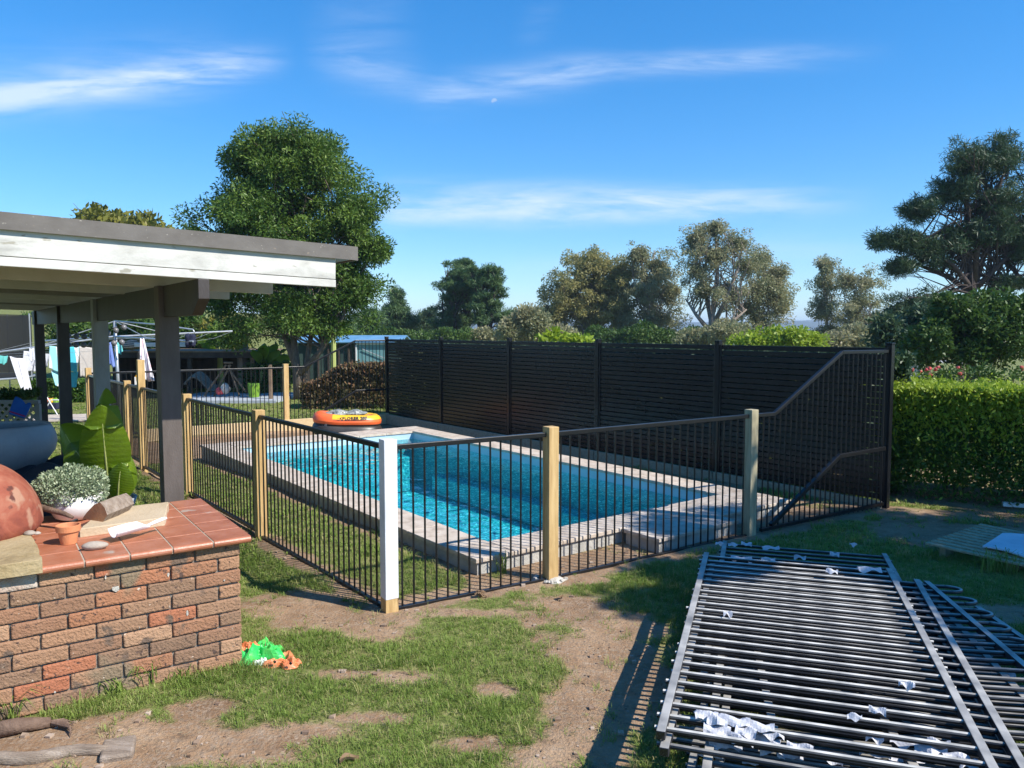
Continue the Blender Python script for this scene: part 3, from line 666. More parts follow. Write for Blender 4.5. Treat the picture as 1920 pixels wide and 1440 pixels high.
# concrete footing of the second post
mb = MB()
mb.blob((P2.x + .03, P2.y - .02, 0), (.10, .09, .022), 4, .25, 12, 2.5)
for k in range(14):
    a = random.uniform(0, 6.28); mb.blob((P2.x + math.cos(a) * .13, P2.y + math.sin(a) * .11, .008), (.02, .016, .012), k, .3, 6)
tag(mb.build('concrete_footing', M['concrete'], None, (P2.x, P2.y, 0)), 'crumbled white concrete around the foot of the sunlit timber post', 'concrete')
bar_me = {}
def bar_mesh(h):
    key = round(h, 3)
    if key not in bar_me:
        b = MB(); b.tube([(0, 0, 0), (0, 0, h)], .0082, 8)
        loops = [i for f in b.f for i in f]; st = []; k = 0
        for f in b.f: st.append(k); k += len(f)
        me = fast_mesh('baluster', [tuple(v) for v in b.v], loops, st, b.t, False); me.materials.append(M['black_alu']); bar_me[key] = me
    return bar_me[key]
def child(name, me, parent, loc, rot=None):
    o = bpy.data.objects.new(name, me); C.objects.link(o); o.parent = parent; o.location = loc
    if rot: o.rotation_euler = rot
    return o
def flat_panel(a, b, label, zt=1.235, zb=.04, top=1.235, gap=.055, group='black tubular pool fence panels', name='pool_fence', n=None, cat='fence panel'):
    d = (b - a); L_ = d.length - 2 * gap; d.normalize(); s = a + d * gap
    t = thing(name, label, cat, (s.x, s.y, 0), group, math.atan2(d.y, d.x))
    z0, z1 = zg(s.x, s.y), zg(b.x, b.y)
    r = MB(); r.bar((0, 0, zt), (L_, 0, zt), .038, .038); r.build('top_rail', M['black_alu'], t, local=True, bevel=.004)
    r = MB(); r.bar((0, 0, zb), (L_, 0, zb), .038, .036); r.build('bottom_rail', M['black_alu'], t, local=True, bevel=.004)
    n = n or round(L_ / .098)
    for k in range(n):
        child('baluster', bar_mesh(zt - zb + .03), t, (L_ * (k + .5) / n, 0, zb - .03))
    return t
flat_panel(WP, P2, 'short black fence panel between the white corner post and the sunlit post', zb=.0, n=14)
flat_panel(P2, P3, 'black fence panel between the sunlit timber post and the shaded one', zb=.0, n=24)
flat_panel(WP, P4, 'black fence panel running from the white corner post towards the brick bench', zb=.0, n=27)
flat_panel(P4, P5, 'black fence panel beside the pool between bench corner and pavilion post', n=25)
flat_panel(P5, P6, 'black fence panel behind the brown pavilion post, before the gate', n=24)
gt = flat_panel(P6, P7, 'narrow black pool gate between tall latch post and hinge post', zb=.09, gap=.07, name='pool_gate', n=9, group='pool gate', cat='gate')
PC1 = P7 + (CP - P7) * .5
flat_panel(P7, CP, 'long black fence panel beyond the gate up to the far corner post', n=34)
flat_panel(CP, P8, 'black back fence panel in front of the old open shed', zt=1.27, n=40)
# gate hardware
d6 = (P7 - P6).normalized()
mb = MB(); mb.box(P6 + d6 * .09 + Vector((0, 0, 1.50)), (.06, .06, .34), rotz(angL)); mb.box(P6 + d6 * .1 + Vector((0, 0, 1.22)), (.05, .05, .25), rotz(angL))
mb.lathe([(.0, .12), (.018, .11), (.02, .0)], P6 + d6 * .09 + Vector((0, 0, 1.67)), 12)
lt = mb.build('latch', M['black_plastic'], gp, bevel=.008)
mb = MB(); mb.box(P6 + d6 * .12 + Vector((.035, -.035, 1.22)), (.03, .03, .16), rotz(angL)); mb.build('latch_cap', M['white_plastic'], lt, bevel=.01)
tg = thing('gate_tag', 'small white safety tag with yellow arrow hanging left of the gate latch', 'tag', tuple(P6 + d6 * .25 + Vector((0, 0, 1.36))))
mb = MB(); c = ORG[tg]; mb.box(c + Vector((0, 0, -.03)), (.07, .006, .12), rotz(.2)); mb.build('card', M['white_plastic'], tg, bevel=.002)
mb = MB(); cc = c + Vector((.001, -.006, 0)); mb.add([cc + Vector(p) for p in [(-.03, 0, .03), (.03, 0, .03), (0, 0, .075)]], [(0, 1, 2)]); mb.box(cc + Vector((0, 0, .0)), (.012, .002, .06)); mb.build('arrow', M['boat_yellow'], tg)
for zz in (1.05, .25):
    mb = MB(); mb.box(P7 - d6 * .075 + Vector((0, 0, zz)), (.06, .05, .12), rotz(angL)); mb.build('hinge', M['black_plastic'], gt, bevel=.006) if False else None
# raked panels
def raked(a, b, label, k1, k2, zt0, zt1, zl0, zl1, zend, n, zb=.03, ground_rail=True):
    d = (b - a); L_ = d.length - .10; dn = d.normalized(); s = a + dn * .055
    t = thing('raked_fence', label, 'fence panel', (s.x, s.y, 0), 'raked black fence panels', math.atan2(dn.y, dn.x))
    k1 *= L_; k2 *= L_
    def zt(x): return zt0 if x < k1 else (zt1 if x > k2 else zt0 + (zt1 - zt0) * (x - k1) / (k2 - k1))
    r = MB()
    r.bar((0, 0, zt0), (k1, 0, zt0), .038, .038); r.bar((k1, 0, zt0), (k2, 0, zt1), .038, .038); r.bar((k2, 0, zt1), (L_, 0, zt1), .038, .038)
    r.build('top_rail', M['black_alu'], t, local=True, bevel=.004)
    r = MB(); r.bar((k1 - .02, 0, zl0), (k2, 0, zl1), .042, .045); r.bar((k2, 0, zl1), (L_, 0, zend), .042, .045); r.build('middle_rail', M['black_alu'], t, local=True, bevel=.004)
    if ground_rail:
        r = MB(); r.bar((k1 * .4, 0, zb), (L_, 0, zb + .03), .038, .038); r.build('bottom_rail', M['black_alu'], t, local=True, bevel=.004)
    for k in range(n):
        x = L_ * (k + .5) / n
        child('baluster', bar_mesh(round((zt(x) - zb + .02) * 50) / 50), t, (x, 0, zb - .01))
    return t
raked(P3, BP, 'raked black fence panel climbing to the right end of the slatted screen', .13, .62, 1.235, 1.86, .06, .70, .72, 26)
raked(P8, AP, 'raked black fence panel climbing to the far left end of the slatted screen', .16, .68, 1.28, 1.86, .0, .68, .68, 26)

# ================================================================ SLATTED PRIVACY SCREEN
scr = thing('privacy_screen', 'tall black horizontal-slat screen fence running along the far side of the pool', 'fence', tuple(BP))
SD = (AP - BP); SL = SD.length; SD.normalize(); SN = Vector((-SD.y, SD.x, 0))
if SN.dot(-BP) < 0: SN = -SN      # towards the camera
sa = math.atan2(SD.y, SD.x)
for k in range(6):
    p = BP + SD * (SL * k / 5); w = .075
    mb = MB(); mb.box(p + Vector((0, 0, .82)), (w, w, 2.24), rotz(sa)); mb.box(p + Vector((0, 0, 1.95)), (w + .008, w + .008, .02), rotz(sa))
    mb.build('post', M['slat'], scr, bevel=.004)
for k in range(5):
    a = BP + SD * (SL * k / 5 + .045); b = BP + SD * (SL * (k + 1) / 5 - .045)
    mb = MB()
    for i in range(24):
        z = .13 + .0755 * i
        mb.bar(a + Vector((0, 0, z)), b + Vector((0, 0, z)), .017, .064)
    mb.build('slat_panel', M['slat'], scr, bevel=.004)
    for q_ in (a, b):
        mb = MB(); mb.box(q_ + Vector((0, 0, .995)) + SD * (.004 if q_ is a else -.004) + SN * .017, (.03, .012, 1.81), rotz(sa)); mb.build('side_channel', M['black_alu'], scr)
for k in range(5):
    a = BP + SD * (SL * k / 5 + .01); b = BP + SD * (SL * (k + 1) / 5 - .01); off = SN * .068
    mb = MB(); mb.bar(a + off + Vector((0, 0, -.03)), b + off + Vector((0, 0, -.03)), .05, .24)
    tag(mb.build('timber_sleeper', M['sleeper'], None, tuple((a + b) / 2), bevel=.006), ['weathered timber sleeper under the screen bay at its right end', 'weathered timber sleeper under the second screen bay from the right', 'weathered timber sleeper under the middle screen bay',
        'weathered timber sleeper under the second screen bay from the left', 'weathered timber sleeper under the screen bay nearest the boat'][k], 'sleeper', 'sleepers edging the screen')
for (a, b, lb) in [(CP + (P8 - CP) * .25, P8, 'new pale timber sleeper along the back fence, left of the timber post'), (P8, AP, 'new pale timber sleeper behind the inflatable boat')]:
    n_ = Vector(((b - a).y, -(b - a).x, 0)).normalized() * .06
    mb = MB(); mb.bar(a + n_ + Vector((0, 0, -.02)), b + n_ + Vector((0, 0, -.02)), .05, .26); tag(mb.build('timber_sleeper', M['tan_sleeper'], None, tuple((a + b) / 2), bevel=.006), lb, 'sleeper', 'new pale sleepers')

# ================================================================ PAVILION
M['rafter_shaded'] = mat('shade_toned_rafter', [(.24, .21, .18), (.32, .29, .25)], 4, 0.7, 0.15, 30)  # darker tone on some rafters stands in for uneven light under the roof
pav = thing('pavilion', 'open flat-roofed garden pavilion with white fascia and dark brown posts', 'pavilion', (-2.66, 5.95, 0))
HU = Vector((-.60, .80, 0)); HV = Vector((.80, .60, 0)); ha = math.atan2(HV.y, HV.x)
def hp(u, v, z): return Vector((-2.66, 5.95, z)) + HU * u + HV * v
mh = Matrix((HU, HV, Vector((0, 0, 1)))).transposed()
def hbox(mb, u0, u1, v0, v1, z0, z1): mb.box(hp((u0 + u1) / 2, (v0 + v1) / 2, (z0 + z1) / 2), (abs(u1 - u0), abs(v1 - v0), abs(z1 - z0)), mh)
for k in range(4):
    mb = MB(); s_ = .072
    u = 3.0 * k; v = 0.0
    if k == 1: v = .0; u = 3.0
    hbox(mb, u - s_, u + s_, v - s_, v + s_, -.1, 2.44 if k != 1 else 2.44)
    mb.build('post', M[['mission_brown', 'grey_post', 'brown_paint', 'brown_paint'][k]], pav, bevel=.004)
bm = MB()   # main beam with an angled end
u0, u1 = -1.04, 9.7
vs3 = []
for vv_ in (-.036, .036):
    for (u, z) in [(u0, 2.44), (u0, 2.31), (u0 + .17, 2.205), (u1, 2.205), (u1, 2.44)]: vs3.append(hp(u, vv_, z))
bm.add(vs3, [(0, 1, 2, 3, 4), (9, 8, 7, 6, 5), (0, 5, 6, 1), (1, 6, 7, 2), (2, 7, 8, 3), (3, 8, 9, 4), (4, 9, 5, 0)])
# shift beam past posts
bm.build('beam', M['brown_paint'], pav, bevel=.003)
UF = -1.0; SLO = -.026
def hbar(mb, u, v0, v1, z, w, h): mb.bar(hp(u, v0, z + SLO * v0), hp(u, v1, z + SLO * v1), w, h)
mb = MB(); hbar(mb, UF, -6.5, .94, 2.443 + .136, .045, .156); mb.build('fascia', M['fascia'], pav, bevel=.003)
mb = MB(); hbar(mb, UF, -6.5, .94, 2.443 + .027, .045, .054); mb.build('fascia', M['fascia'], pav, bevel=.003)
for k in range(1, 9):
    mb = MB(); hbar(mb, UF + 1.21 * k, -6.5, .90, 2.443 + .085 - .006 * (k % 3), .07, .17); mb.build('rafter', M['rafter' if k % 3 else 'rafter_shaded'], pav, bevel=.003)
mb = MB(); mb.bar(hp(UF - .045, -6.6, 2.70 + .17), hp(UF - .045, 1.10, 2.70 - .0286), .012, .10); mb.build('roof_capping', M['capping'], pav)
mb = MB()
def rfn(z):
    return [hp(UF - .04, -6.6, z + .17), hp(9.75, -6.6, z + .17), hp(9.75, 1.1, z - .0286), hp(UF - .04, 1.1, z - .0286)]
a_, b_ = rfn(2.660), rfn(2.69)
mb.add(a_ + b_, [(0, 1, 2, 3), (7, 6, 5, 4), (0, 4, 5, 1), (1, 5, 6, 2), (2, 6, 7, 3), (3, 7, 4, 0)])
mb.build('roof', M['roof_sheet'], pav)
mb = MB(); mb.bar(hp(UF - .03, 1.11, 2.70 - .0286), hp(9.75, 1.11, 2.70 - .0286), .012, .10); mb.build('roof_capping', M['capping'], pav)
mb = MB(); mb.box(hp(1.9, -.05, 1.9), (.01, .01, .01)); 

# ================================================================ BRICK BENCH
BC = Vector((-1.70, 4.726, 0)); BL = Vector((-.82, -.57, 0)).normalized(); BD = Vector((-.57, .82, 0)).normalized()
bench = thing('brick_bench', 'outdoor kitchen bench of mottled clay bricks with terracotta tiled top', 'bench', tuple(BC))
mB = Matrix((BL, BD, Vector((0, 0, 1)))).transposed()
def bp(l, d, z): return BC + BL * l + BD * d + Vector((0, 0, z))
def bbox(mb, l0, l1, d0, d1, z0, z1, tint=None): mb.box(bp((l0 + l1) / 2, (d0 + d1) / 2, (z0 + z1) / 2), (abs(l1 - l0), abs(d1 - d0), abs(z1 - z0)), mB, tint)
CH = .0875; BLEN = 3.4; BDEP = 1.22
mb = MB(); bbox(mb, .018, BLEN, .018, BDEP - .012, -.1, 9 * CH - .004); mb.build('mortar_core', M['mortar'], bench)
mb = MB(); stained = MB()
rb = random.Random(11)
def rbrick(l0, l1, d0, d1, z0, z1, mb=mb):
    j = lambda a: rb.uniform(-a, a)
    t = rb.random()
    c = [bp(l, d, z) for z in (z0, z1) for d in (d0, d1) for l in (l0, l1)]
    c = [p + Vector((j(.0022), j(.0022), j(.003))) for p in c]
    mb.add(c, [(0, 2, 3, 1), (4, 5, 7, 6), (0, 1, 5, 4), (2, 6, 7, 3), (0, 4, 6, 2), (1, 3, 7, 5)], t)
for r_ in range(-1, 9):
    z0 = r_ * CH + .004; z1 = (r_ + 1) * CH - .004
    x = 0.0; half = (r_ % 2 == 1)
    first = .13 if half else .262
    l = 0
    while l < BLEN:
        w_ = first if l == 0 else .262
        rbrick(l, l + w_, 0 + rb.uniform(-.003, .003), .1, z0, z1, stained if (r_ == 8 and l > 1.0) or (r_ == 7 and l > 1.3) else mb); l += w_ + .008
    d = .112 if not half else .0
    d = .011 + (.102)
    while d < BDEP - .2:
        w_ = .232
        rbrick(0 + rb.uniform(-.002, .002), .1, d, min(d + w_, BDEP), z0, z1); d += w_ + .011
    l = 0
    while l < BLEN:
        rbrick(l, l + .232, BDEP - .1, BDEP, z0, z1); l += .243
# extra white-stained course under the stone slab
TL = 1.085    # tiles end here (from the corner), the slab begins
LZ = .795
mbb = mb
for l in (TL + .0, TL + .243, TL + .486, TL + .729, TL + .972): pass
mbb.build('bricks', M['brick'], bench, bevel=.009)
stained.build('stained_bricks', M['brick_white'], bench, bevel=.009)
# paint splashes on the front
mb = MB()
for (l, z, a, b) in [(.70, .625, .022, .018), (.42, .655, .006, .014), (.32, .40, .007, .016), (.75, .70, .004, .012), (1.02, .10, .006, .006), (.1, .56, .005, .007)]:
    ps = [bp(l + a * math.cos(t_ * .785) * rb.uniform(.7, 1.2), -.0065, z + b * math.sin(t_ * .785) * rb.uniform(.7, 1.2)) for t_ in range(8)]
    mb.add(ps, [tuple(range(8))])
mb.build('paint_splash', M['concrete'], bench)
# tiles: a bullnosed front row, then field tiles
mb = MB(); TZ0, TZ1 = .785, .826; g = .004
bbox(mb, -.05, TL, -.045, BDEP + .04, TZ0 + .002, TZ1 - .004); mb.build('grout_bed', M['grout'], bench)
mb = MB(); nt = 5; wT = (TL + .06) / nt
for k in range(nt):
    l0 = -.06 + k * wT + g; l1 = -.06 + (k + 1) * wT - g
    # bullnose profile extruded along the front
    prof = [(.20, TZ1), (-.035, TZ1)] + [(-.035 - .022 * math.sin(a), TZ1 - .022 + .022 * math.cos(a)) for a in np.linspace(.3, math.pi, 7)] + [(.20, TZ0)]
    vs4 = [bp(l0, d, z) for d, z in prof] + [bp(l1, d, z) for d, z in prof]; n_ = len(prof)
    fs4 = [tuple(range(n_)), tuple(range(2 * n_ - 1, n_ - 1, -1))] + [(i, i + n_, (i + 1) % n_ + n_, (i + 1) % n_) for i in range(n_)]
    mb.add(vs4, fs4, rb.random())
nd = 4; dT = (BDEP + .05 - .205) / nd
for r_ in range(nd):
    for k in range(nt):
        l0 = -.06 + k * wT + g; l1 = -.06 + (k + 1) * wT - g
        bbox(mb, l0, l1, .205 + r_ * dT + g, .205 + (r_ + 1) * dT - g, TZ0, TZ1 + rb.uniform(-.001, .001), rb.random())
mb.build('tile', M['tile'], bench, bevel=.003)

# ================================================================ THINGS ON THE BENCH
ST = .868   # top of the sandstone slab
sl0 = TL - .03
slab = MB()
def rough_slab(mb, c4, z0, z1, seed, n=10, amp=.006):
    """c4: corners anticlockwise; uneven chipped edges"""
    rs = random.Random(seed); ring = []
    for i in range(4):
        a, b = c4[i], c4[(i + 1) % 4]
        for k in range(n):
            p = a + (b - a) * (k / n); ring.append(p + Vector((rs.uniform(-amp, amp), rs.uniform(-amp, amp), 0)))
    m_ = len(ring); cen = sum(ring, Vector()) / m_
    vs = [Vector((p.x, p.y, z0)) for p in ring] + [Vector((p.x, p.y, z1 + rs.uniform(-.002, .002))) for p in ring]
    ins = [Vector((p.x + (cen.x - p.x) * .02, p.y + (cen.y - p.y) * .02, z1 + .004)) for p in ring]
    fs = [(i, (i + 1) % m_, (i + 1) % m_ + m_, i + m_) for i in range(m_)]
    fs += [(i + m_, (i + 1) % m_ + m_, (i + 1) % m_ + 2 * m_, i + 2 * m_) for i in range(m_)]
    mb.add(vs + ins, fs + [tuple(range(2 * m_, 3 * m_)), tuple(range(m_ - 1, -1, -1))])
rough_slab(slab, [bp(sl0 + 2.2, -.06, 0), bp(sl0, -.06, 0), bp(sl0 + .02, .62, 0), bp(sl0 + 2.2, .62, 0)], .797, ST, 3)
tag(slab.build('stone_slab', M['sandstone'], None, tuple(bp(1.9, .3, .84))), 'thick yellow sandstone slab with rough edges under the terracotta dome', 'stone slab')
oc = AT(-78, 985, 4.62); ovc = Vector((oc.x, oc.y, ST))
ov = thing('pizza_oven', 'round terracotta dome oven on the sandstone slab', 'oven', tuple(ovc))
mb = MB(); prof = [(.425, .0), (.445, .03)] + [(.445 * math.cos(a), .03 + .43 * math.sin(a)) for a in np.linspace(.08, 1.5, 14)]
mb.lathe(prof, ovc, 40); mb.build('dome', M['oven'], ov, smooth=True)
mb = MB(); mb.tube([ovc + Vector((0, 0, .42)), ovc + Vector((0, 0, .66))], [.07, .06], 16); mb.build('chimney', M['oven'], ov, smooth=False)
mb = MB(); fd = Vector((-.3, -.95, 0)).normalized()
mb.tube([ovc + fd * .30 + Vector((0, 0, .10)), ovc + fd * .47 + Vector((0, 0, .10))], [.16, .17], 20); mb.build('mouth', M['boat_black'], ov)
for (px, py, r3, lb, sd_) in [(12, 1003, (.075, .05, .038), 'large round grey pebble at the left picture edge on the sandstone slab', 1), (38, 1000, (.045, .035, .022), 'flat pebble in the middle of the row on the sandstone slab', 2),
                         (56, 1003, (.035, .028, .016), 'small pebble right of centre in the row on the slab', 3), (70, 1002, (.022, .018, .01), 'tiny thin pebble at the right end of the row on the slab', 4)]:
    p = G(px, py, ST); mb = MB(); mb.blob(p + Vector((0, 0, r3[2] * .75)), r3, sd_, .12, 10)
    tag(mb.build('pebble', M['pebble'], None, tuple(p), smooth=True), lb, 'stone', 'pebbles on the sandstone slab')
p = G(178, 1030, TZ1); mb = MB(); mb.blob(p + Vector((0, 0, .022)), (.068, .042, .027), 9, .08, 12, rot=rotz(.3))
tag(mb.build('pebble', M['pebble'], None, tuple(p), smooth=True), 'oval brown river stone on the front row of terracotta tiles', 'stone')
# small terracotta pot
p = G(129, 1019, TZ1); pot = thing('terracotta_pot', 'small empty orange terracotta pot beside the sandstone slab', 'flower pot', tuple(p))
mb = MB(); mb.lathe([(0, .0), (.043, .0), (.056, .075), (.066, .077), (.068, .115), (.060, .115), (.055, .078), (.036, .012), (0, .012)], p, 32); mb.build('pot', M['clay'], pot, smooth=False, bevel=.002)
# pale stone with log and scoop
c4 = [G(152, 1006, TZ1 + .04), G(311, 990, TZ1 + .04), G(312, 952, TZ1 + .04), G(172, 978, TZ1 + .04)]
c4 = [G(150, 995, TZ1), G(307, 980, TZ1), G(311, 957, TZ1), G(163, 978, TZ1)]
f0 = G(150, 1008, TZ1); f1 = G(310, 985, TZ1); b1 = G(316, 955, TZ1); b0 = G(190, 972, TZ1)
mb = MB(); rough_slab(mb, [f0, f1, b1, b0 + Vector((-.02, .05, 0))], TZ1, TZ1 + .05, 5, 8, .004)
tag(mb.build('paving_stone', M['pale_stone'], None, tuple((f0 + b1) / 2)), 'pale sandstone offcut lying on the tiles under the log and scoop', 'stone slab')
PZ = TZ1 + .054
lp0 = G(180, 978, PZ); ldir = Vector((.80, .60, 0)); lg = thing('firewood_log', 'split grey weathered firewood log with an orange cut end', 'log', tuple(lp0))
a = G(182, 977, PZ); b = G(228, 958, PZ) + Vector((.0, .06, 0)); dd = (b - a); dd.z = 0; LL = .30; dd.normalize(); sd2 = Vector((-dd.y, dd.x, 0)) * -1
prof = [(-.13, 0), (.05, 0), (.09, .05), (.07, .095), (.03, .125), (-.02, .105), (-.09, .045)]
def logpt(t, s, z): return a + dd * t + sd2 * s + Vector((0, 0, z))
e0 = [logpt(0 - s * .4, s * 1.0, z) for s, z in prof]; e1 = [logpt(LL, s * .9, z * .95) for s, z in prof]
n_ = len(prof); mb = MB(); mid = [logpt(LL * .5, s * 1.02 + .004, z * 1.02) for s, z in prof]
mb.add(e0 + mid + e1, [(i, (i + 1) % n_, (i + 1) % n_ + n_, i + n_) for i in range(n_)] + [(i + n_, (i + 1) % n_ + n_, (i + 1) % n_ + 2 * n_, i + 2 * n_) for i in range(n_)])
mb.build('bark', M['log'], lg)
for e_ in (e0, e1): mb = MB(); mb.add(e_, [tuple(range(n_))]); mb.build('cut_end', M['log_end'], lg)
# white scoop
s0 = G(212, 1008, TZ1 + .03); s1 = G(318, 975, TZ1 + .07)
sc = thing('scoop', 'white plastic dustpan scoop leaning on the pale stone', 'scoop', tuple(s0))
ax = (s1 - s0).normalized(); ax.z = .08; ax.normalize(); lat = Vector((-ax.y, ax.x, 0)).normalized(); upv = lat.cross(ax) * -1
if upv.z < 0: upv = -upv
def scp(t, s, h): return s0 + ax * t + lat * s + upv * h
W_ = [(0, .062), (.04, .068), (.12, .066), (.17, .05), (.205, .022), (.22, .012)]
def scoop_fn(u, v):
    k = u * (len(W_) - 1); i = min(int(k), len(W_) - 2); f = k - i; t = W_[i][0] * (1 - f) + W_[i + 1][0] * f; w = W_[i][1] * (1 - f) + W_[i + 1][1] * f
    x = (v - .5) * 2; return scp(t, x * w, .045 * abs(x) ** 2.5 * min(1, w / .05))
mb = MB(); mb.grid(scoop_fn, 24, 12); mb.build('pan', M['white_plastic'], sc, smooth=True, solid=.003)
mb = MB(); mb.tube([scp(.20, 0, .012), scp(.25, 0, .022), scp(.31, 0, .03), scp(.335, 0, .03)], [.010, .011, .012, .007], 12); mb.build('handle', M['white_plastic'], sc, smooth=True)
# white pot with silver ball shrub
p = G(142, 972, TZ1); pw = thing('potted_shrub', 'silvery ball-shaped shrub in a white glazed bowl on the bench', 'plant', tuple(p))
mb = MB(); mb.lathe([(0, 0), (.085, 0), (.125, .02), (.155, .08), (.168, .17), (.160, .17), (.14, .14), (0, .14)], p, 40); mb.build('bowl', M['white_pot'], pw, smooth=True)
def leaves_mesh(name, centers, size, aspect, seed, tint, up=.4, radial=None, fold=0, droop=0):
    """centers Nx3 -> one small rhombic leaf each"""
    r = np.random.default_rng(seed); n = len(centers)
    d = r.normal(size=(n, 3)); d[:, 2] += up
    if radial is not None: d = d * .7 + radial
    d[:, 2] -= droop
    d /= np.linalg.norm(d, axis=1)[:, None] + 1e-9
    q = r.normal(size=(n, 3)); s = np.cross(d, q); s /= np.linalg.norm(s, axis=1)[:, None] + 1e-9
    sz = size * (.6 + .8 * r.random(n))[:, None]
    V = np.empty((n, 4, 3))
    V[:, 0] = centers - d * sz * .5; V[:, 1] = centers + s * sz * aspect * .5; V[:, 2] = centers + d * sz * .5; V[:, 3] = centers - s * sz * aspect * .5
    L_ = np.arange(n * 4); st = np.arange(n) * 4
    return fast_mesh(name, V.reshape(-1, 3), L_, st, np.repeat(tint, 4), False)
def shell_points(n, c, rad, seed, thick=.35, zmin=-1.0):
    r = np.random.default_rng(seed); d = r.normal(size=(int(n * 1.6), 3)); d /= np.linalg.norm(d, axis=1)[:, None]
    d = d[d[:, 2] > zmin][:n]; k = 1 - thick * r.random(len(d)) ** 1.6
    return np.array(c)[None] + d * k[:, None] * np.array(rad)[None], d
bc = p + Vector((-.03, 0, .20))
P1, D1 = shell_points(7500, bc, (.225, .21, .165), 5, .45, -.55)
P1 = P1 + (fbm(P1[:, 0] * 14, P1[:, 2] * 14 + P1[:, 1] * 9, 2) - .5)[:, None] * D1 * .07
r_ = np.random.default_rng(3)
me = leaves_mesh('foliage', P1 - np.array(p)[None], .021, .5, 6, np.clip(r_.random(len(P1)) ** 1.3, 0, 1), .5, D1)
link_mesh('foliage', me, M['leaf_silver'], pw)
# sticks by the bowl, hose nozzle, loose brick
mb = MB(); mb.tube([G(56, 945, .97), G(90, 955, .945), G(120, 963, .93), G(136, 970, .915)], [.022, .020, .016, .010], 10)
tag(mb.build('stick', M['stick'], None, tuple(G(95, 955, .93)), smooth=True), 'dark charred stick propped between dome and white bowl', 'stick')
q0 = G(118, 990, TZ1 + .03)
mb = MB(); mb.tube([q0, q0 + Vector((.012, .06, .012)), q0 + Vector((.02, .12, .02))], [.015, .017, .012], 12)
tag(mb.build('torch', M['black_plastic'], None, tuple(q0), smooth=True), 'short black tube lying behind the little terracotta pot', 'tube')
lbk = AT(52, 938, 5.35); mb = MB(); mb.box(lbk + Vector((-.04, 0, .0)), (.2, .11, .13), rotz(.3))
mbx = mb.build('loose_brick', M['sandstone'], None, tuple(lbk), bevel=.008); tag(mbx, 'yellowish loose block standing behind the terracotta dome', 'brick')

# ================================================================ BIG POT, STORAGE BOX, TARP BEHIND THE BENCH
bx_c = AT(20, 900, 6.0)
mb = MB(); mb.box((bx_c.x - .35, bx_c.y + .2, .44), (1.25, .8, .88), rotz(.55))
tag(mb.build('storage_box', M['tarp'], None, (bx_c.x, bx_c.y, 0), bevel=.02), 'dark storage box behind the bench carrying the big blue-grey pot', 'box')
mb = MB()
def tarp_fn(u, v):
    x = -.72 + 1.45 * u; y = -.42 + .86 * v; z = .90 + .05 * math.sin(u * 9 + v * 5) * math.sin(v * 8) + .03 * math.sin(u * 23 + v * 11) + .02 * math.sin(v * 31 - u * 13)
    e = max(0, abs(u - .5) * 2 - .86) + max(0, abs(v - .5) * 2 - .84)
    return rotz(.55) @ Vector((x, y, 0)) + Vector((bx_c.x - .33, bx_c.y + .18, z + .035 - e * 1.2))
mb.grid(tarp_fn, 60, 36)
tag(mb.build('tarp', M['tarp'], None, (bx_c.x, bx_c.y, .9), smooth=True, solid=.006), 'crumpled dark blue tarp spread over the box below the pot', 'tarp')
bpc = AT(12, 868, 6.35); bpc.z = .93
mb = MB(); mb.lathe([(0, 0), (.17, 0), (.28, .06), (.355, .16), (.375, .24), (.365, .31), (.335, .375), (.325, .39), (.305, .39), (.30, .37), (.335, .31), (.34, .2), (.2, .1), (0, .1)], bpc, 48)
tag(mb.build('round_pot', M['grey_pot'], None, tuple(bpc), smooth=True), 'large round blue-grey glazed pot in the pavilion shade', 'pot')

# ================================================================ BROAD-LEAVED PLANT
bnp = AT(203, 930, 5.85); bnp.z = 0
bn = thing('banana_plant', 'broad-leaved banana plant behind the bench beside the pavilion', 'plant', tuple(bnp))
mb = MB(); mb.lathe([(0, 0), (.16, 0), (.20, .7), (.225, .78), (.20, .78), (.18, .7), (0, .7)], Vector((bnp.x - .1, bnp.y + .15, 0)), 32); mb.build('pot', M['grey_pot'], bn, smooth=True)
def blade(name, base, tip, width, facing, curl=.12, droop=0.0, seed=0, tears=0):
    base = Vector(base); tip = Vector(tip); ax = tip - base; L_ = ax.length; axn = ax.normalized(); f = Vector(facing); lat = axn.cross(f).normalized(); nrm = lat.cross(axn).normalized()
    rs = random.Random(seed); tz = sorted(rs.uniform(.15, .85) for _ in range(tears))
    def fn(u, v):
        t = v; w = width / 2 * (math.sin(math.pi * min(1, max(0, t)) ** .78)) ** .62 if 0 < t < 1 else 0.002
        x = (u - .5) * 2
        p = base + axn * (L_ * t) + lat * (x * w) + nrm * (-curl * x * x * w + .05 * math.sin(t * 3.1) * L_ - droop * t * t * L_ + .0008 * math.sin(t * 95 + abs(x) * 5))
        for q in tz:
            if abs(t - q) < .012 and abs(x) > .25: p += nrm * .05 * abs(x) - lat * x * w * .35
        return p
    m_ = MB(); m_.grid(fn, 12, 90); o = m_.build(name, M['leaf_banana'], bn, smooth=True)
    m_ = MB(); pts = [fn(.5, v / 12) + nrm * -.004 for v in range(13)]; m_.tube(pts, [.011 * (1 - .8 * v / 12) for v in range(13)], 8); m_.build('midrib', M['rib'], o, smooth=True)
    return o
fc = Vector((.1, -1, .1))
blade('leaf', AT(203, 912, 5.70), AT(190, 756, 5.50), .34, (.45, -1, .35), .30, -.05, 1, 2)
blade('leaf', AT(206, 905, 5.85), AT(186, 728, 5.90), .30, (-.2, -1, .2), .4, .1, 2, 1)
blade('leaf', AT(178, 885, 5.80), AT(104, 795, 5.95), .34, (-.5, -.8, .5), .5, .1, 3, 2)
blade('leaf', AT(180, 895, 5.75), AT(132, 832, 5.65), .28, (.2, -.9, .5), .4, .1, 4, 2)
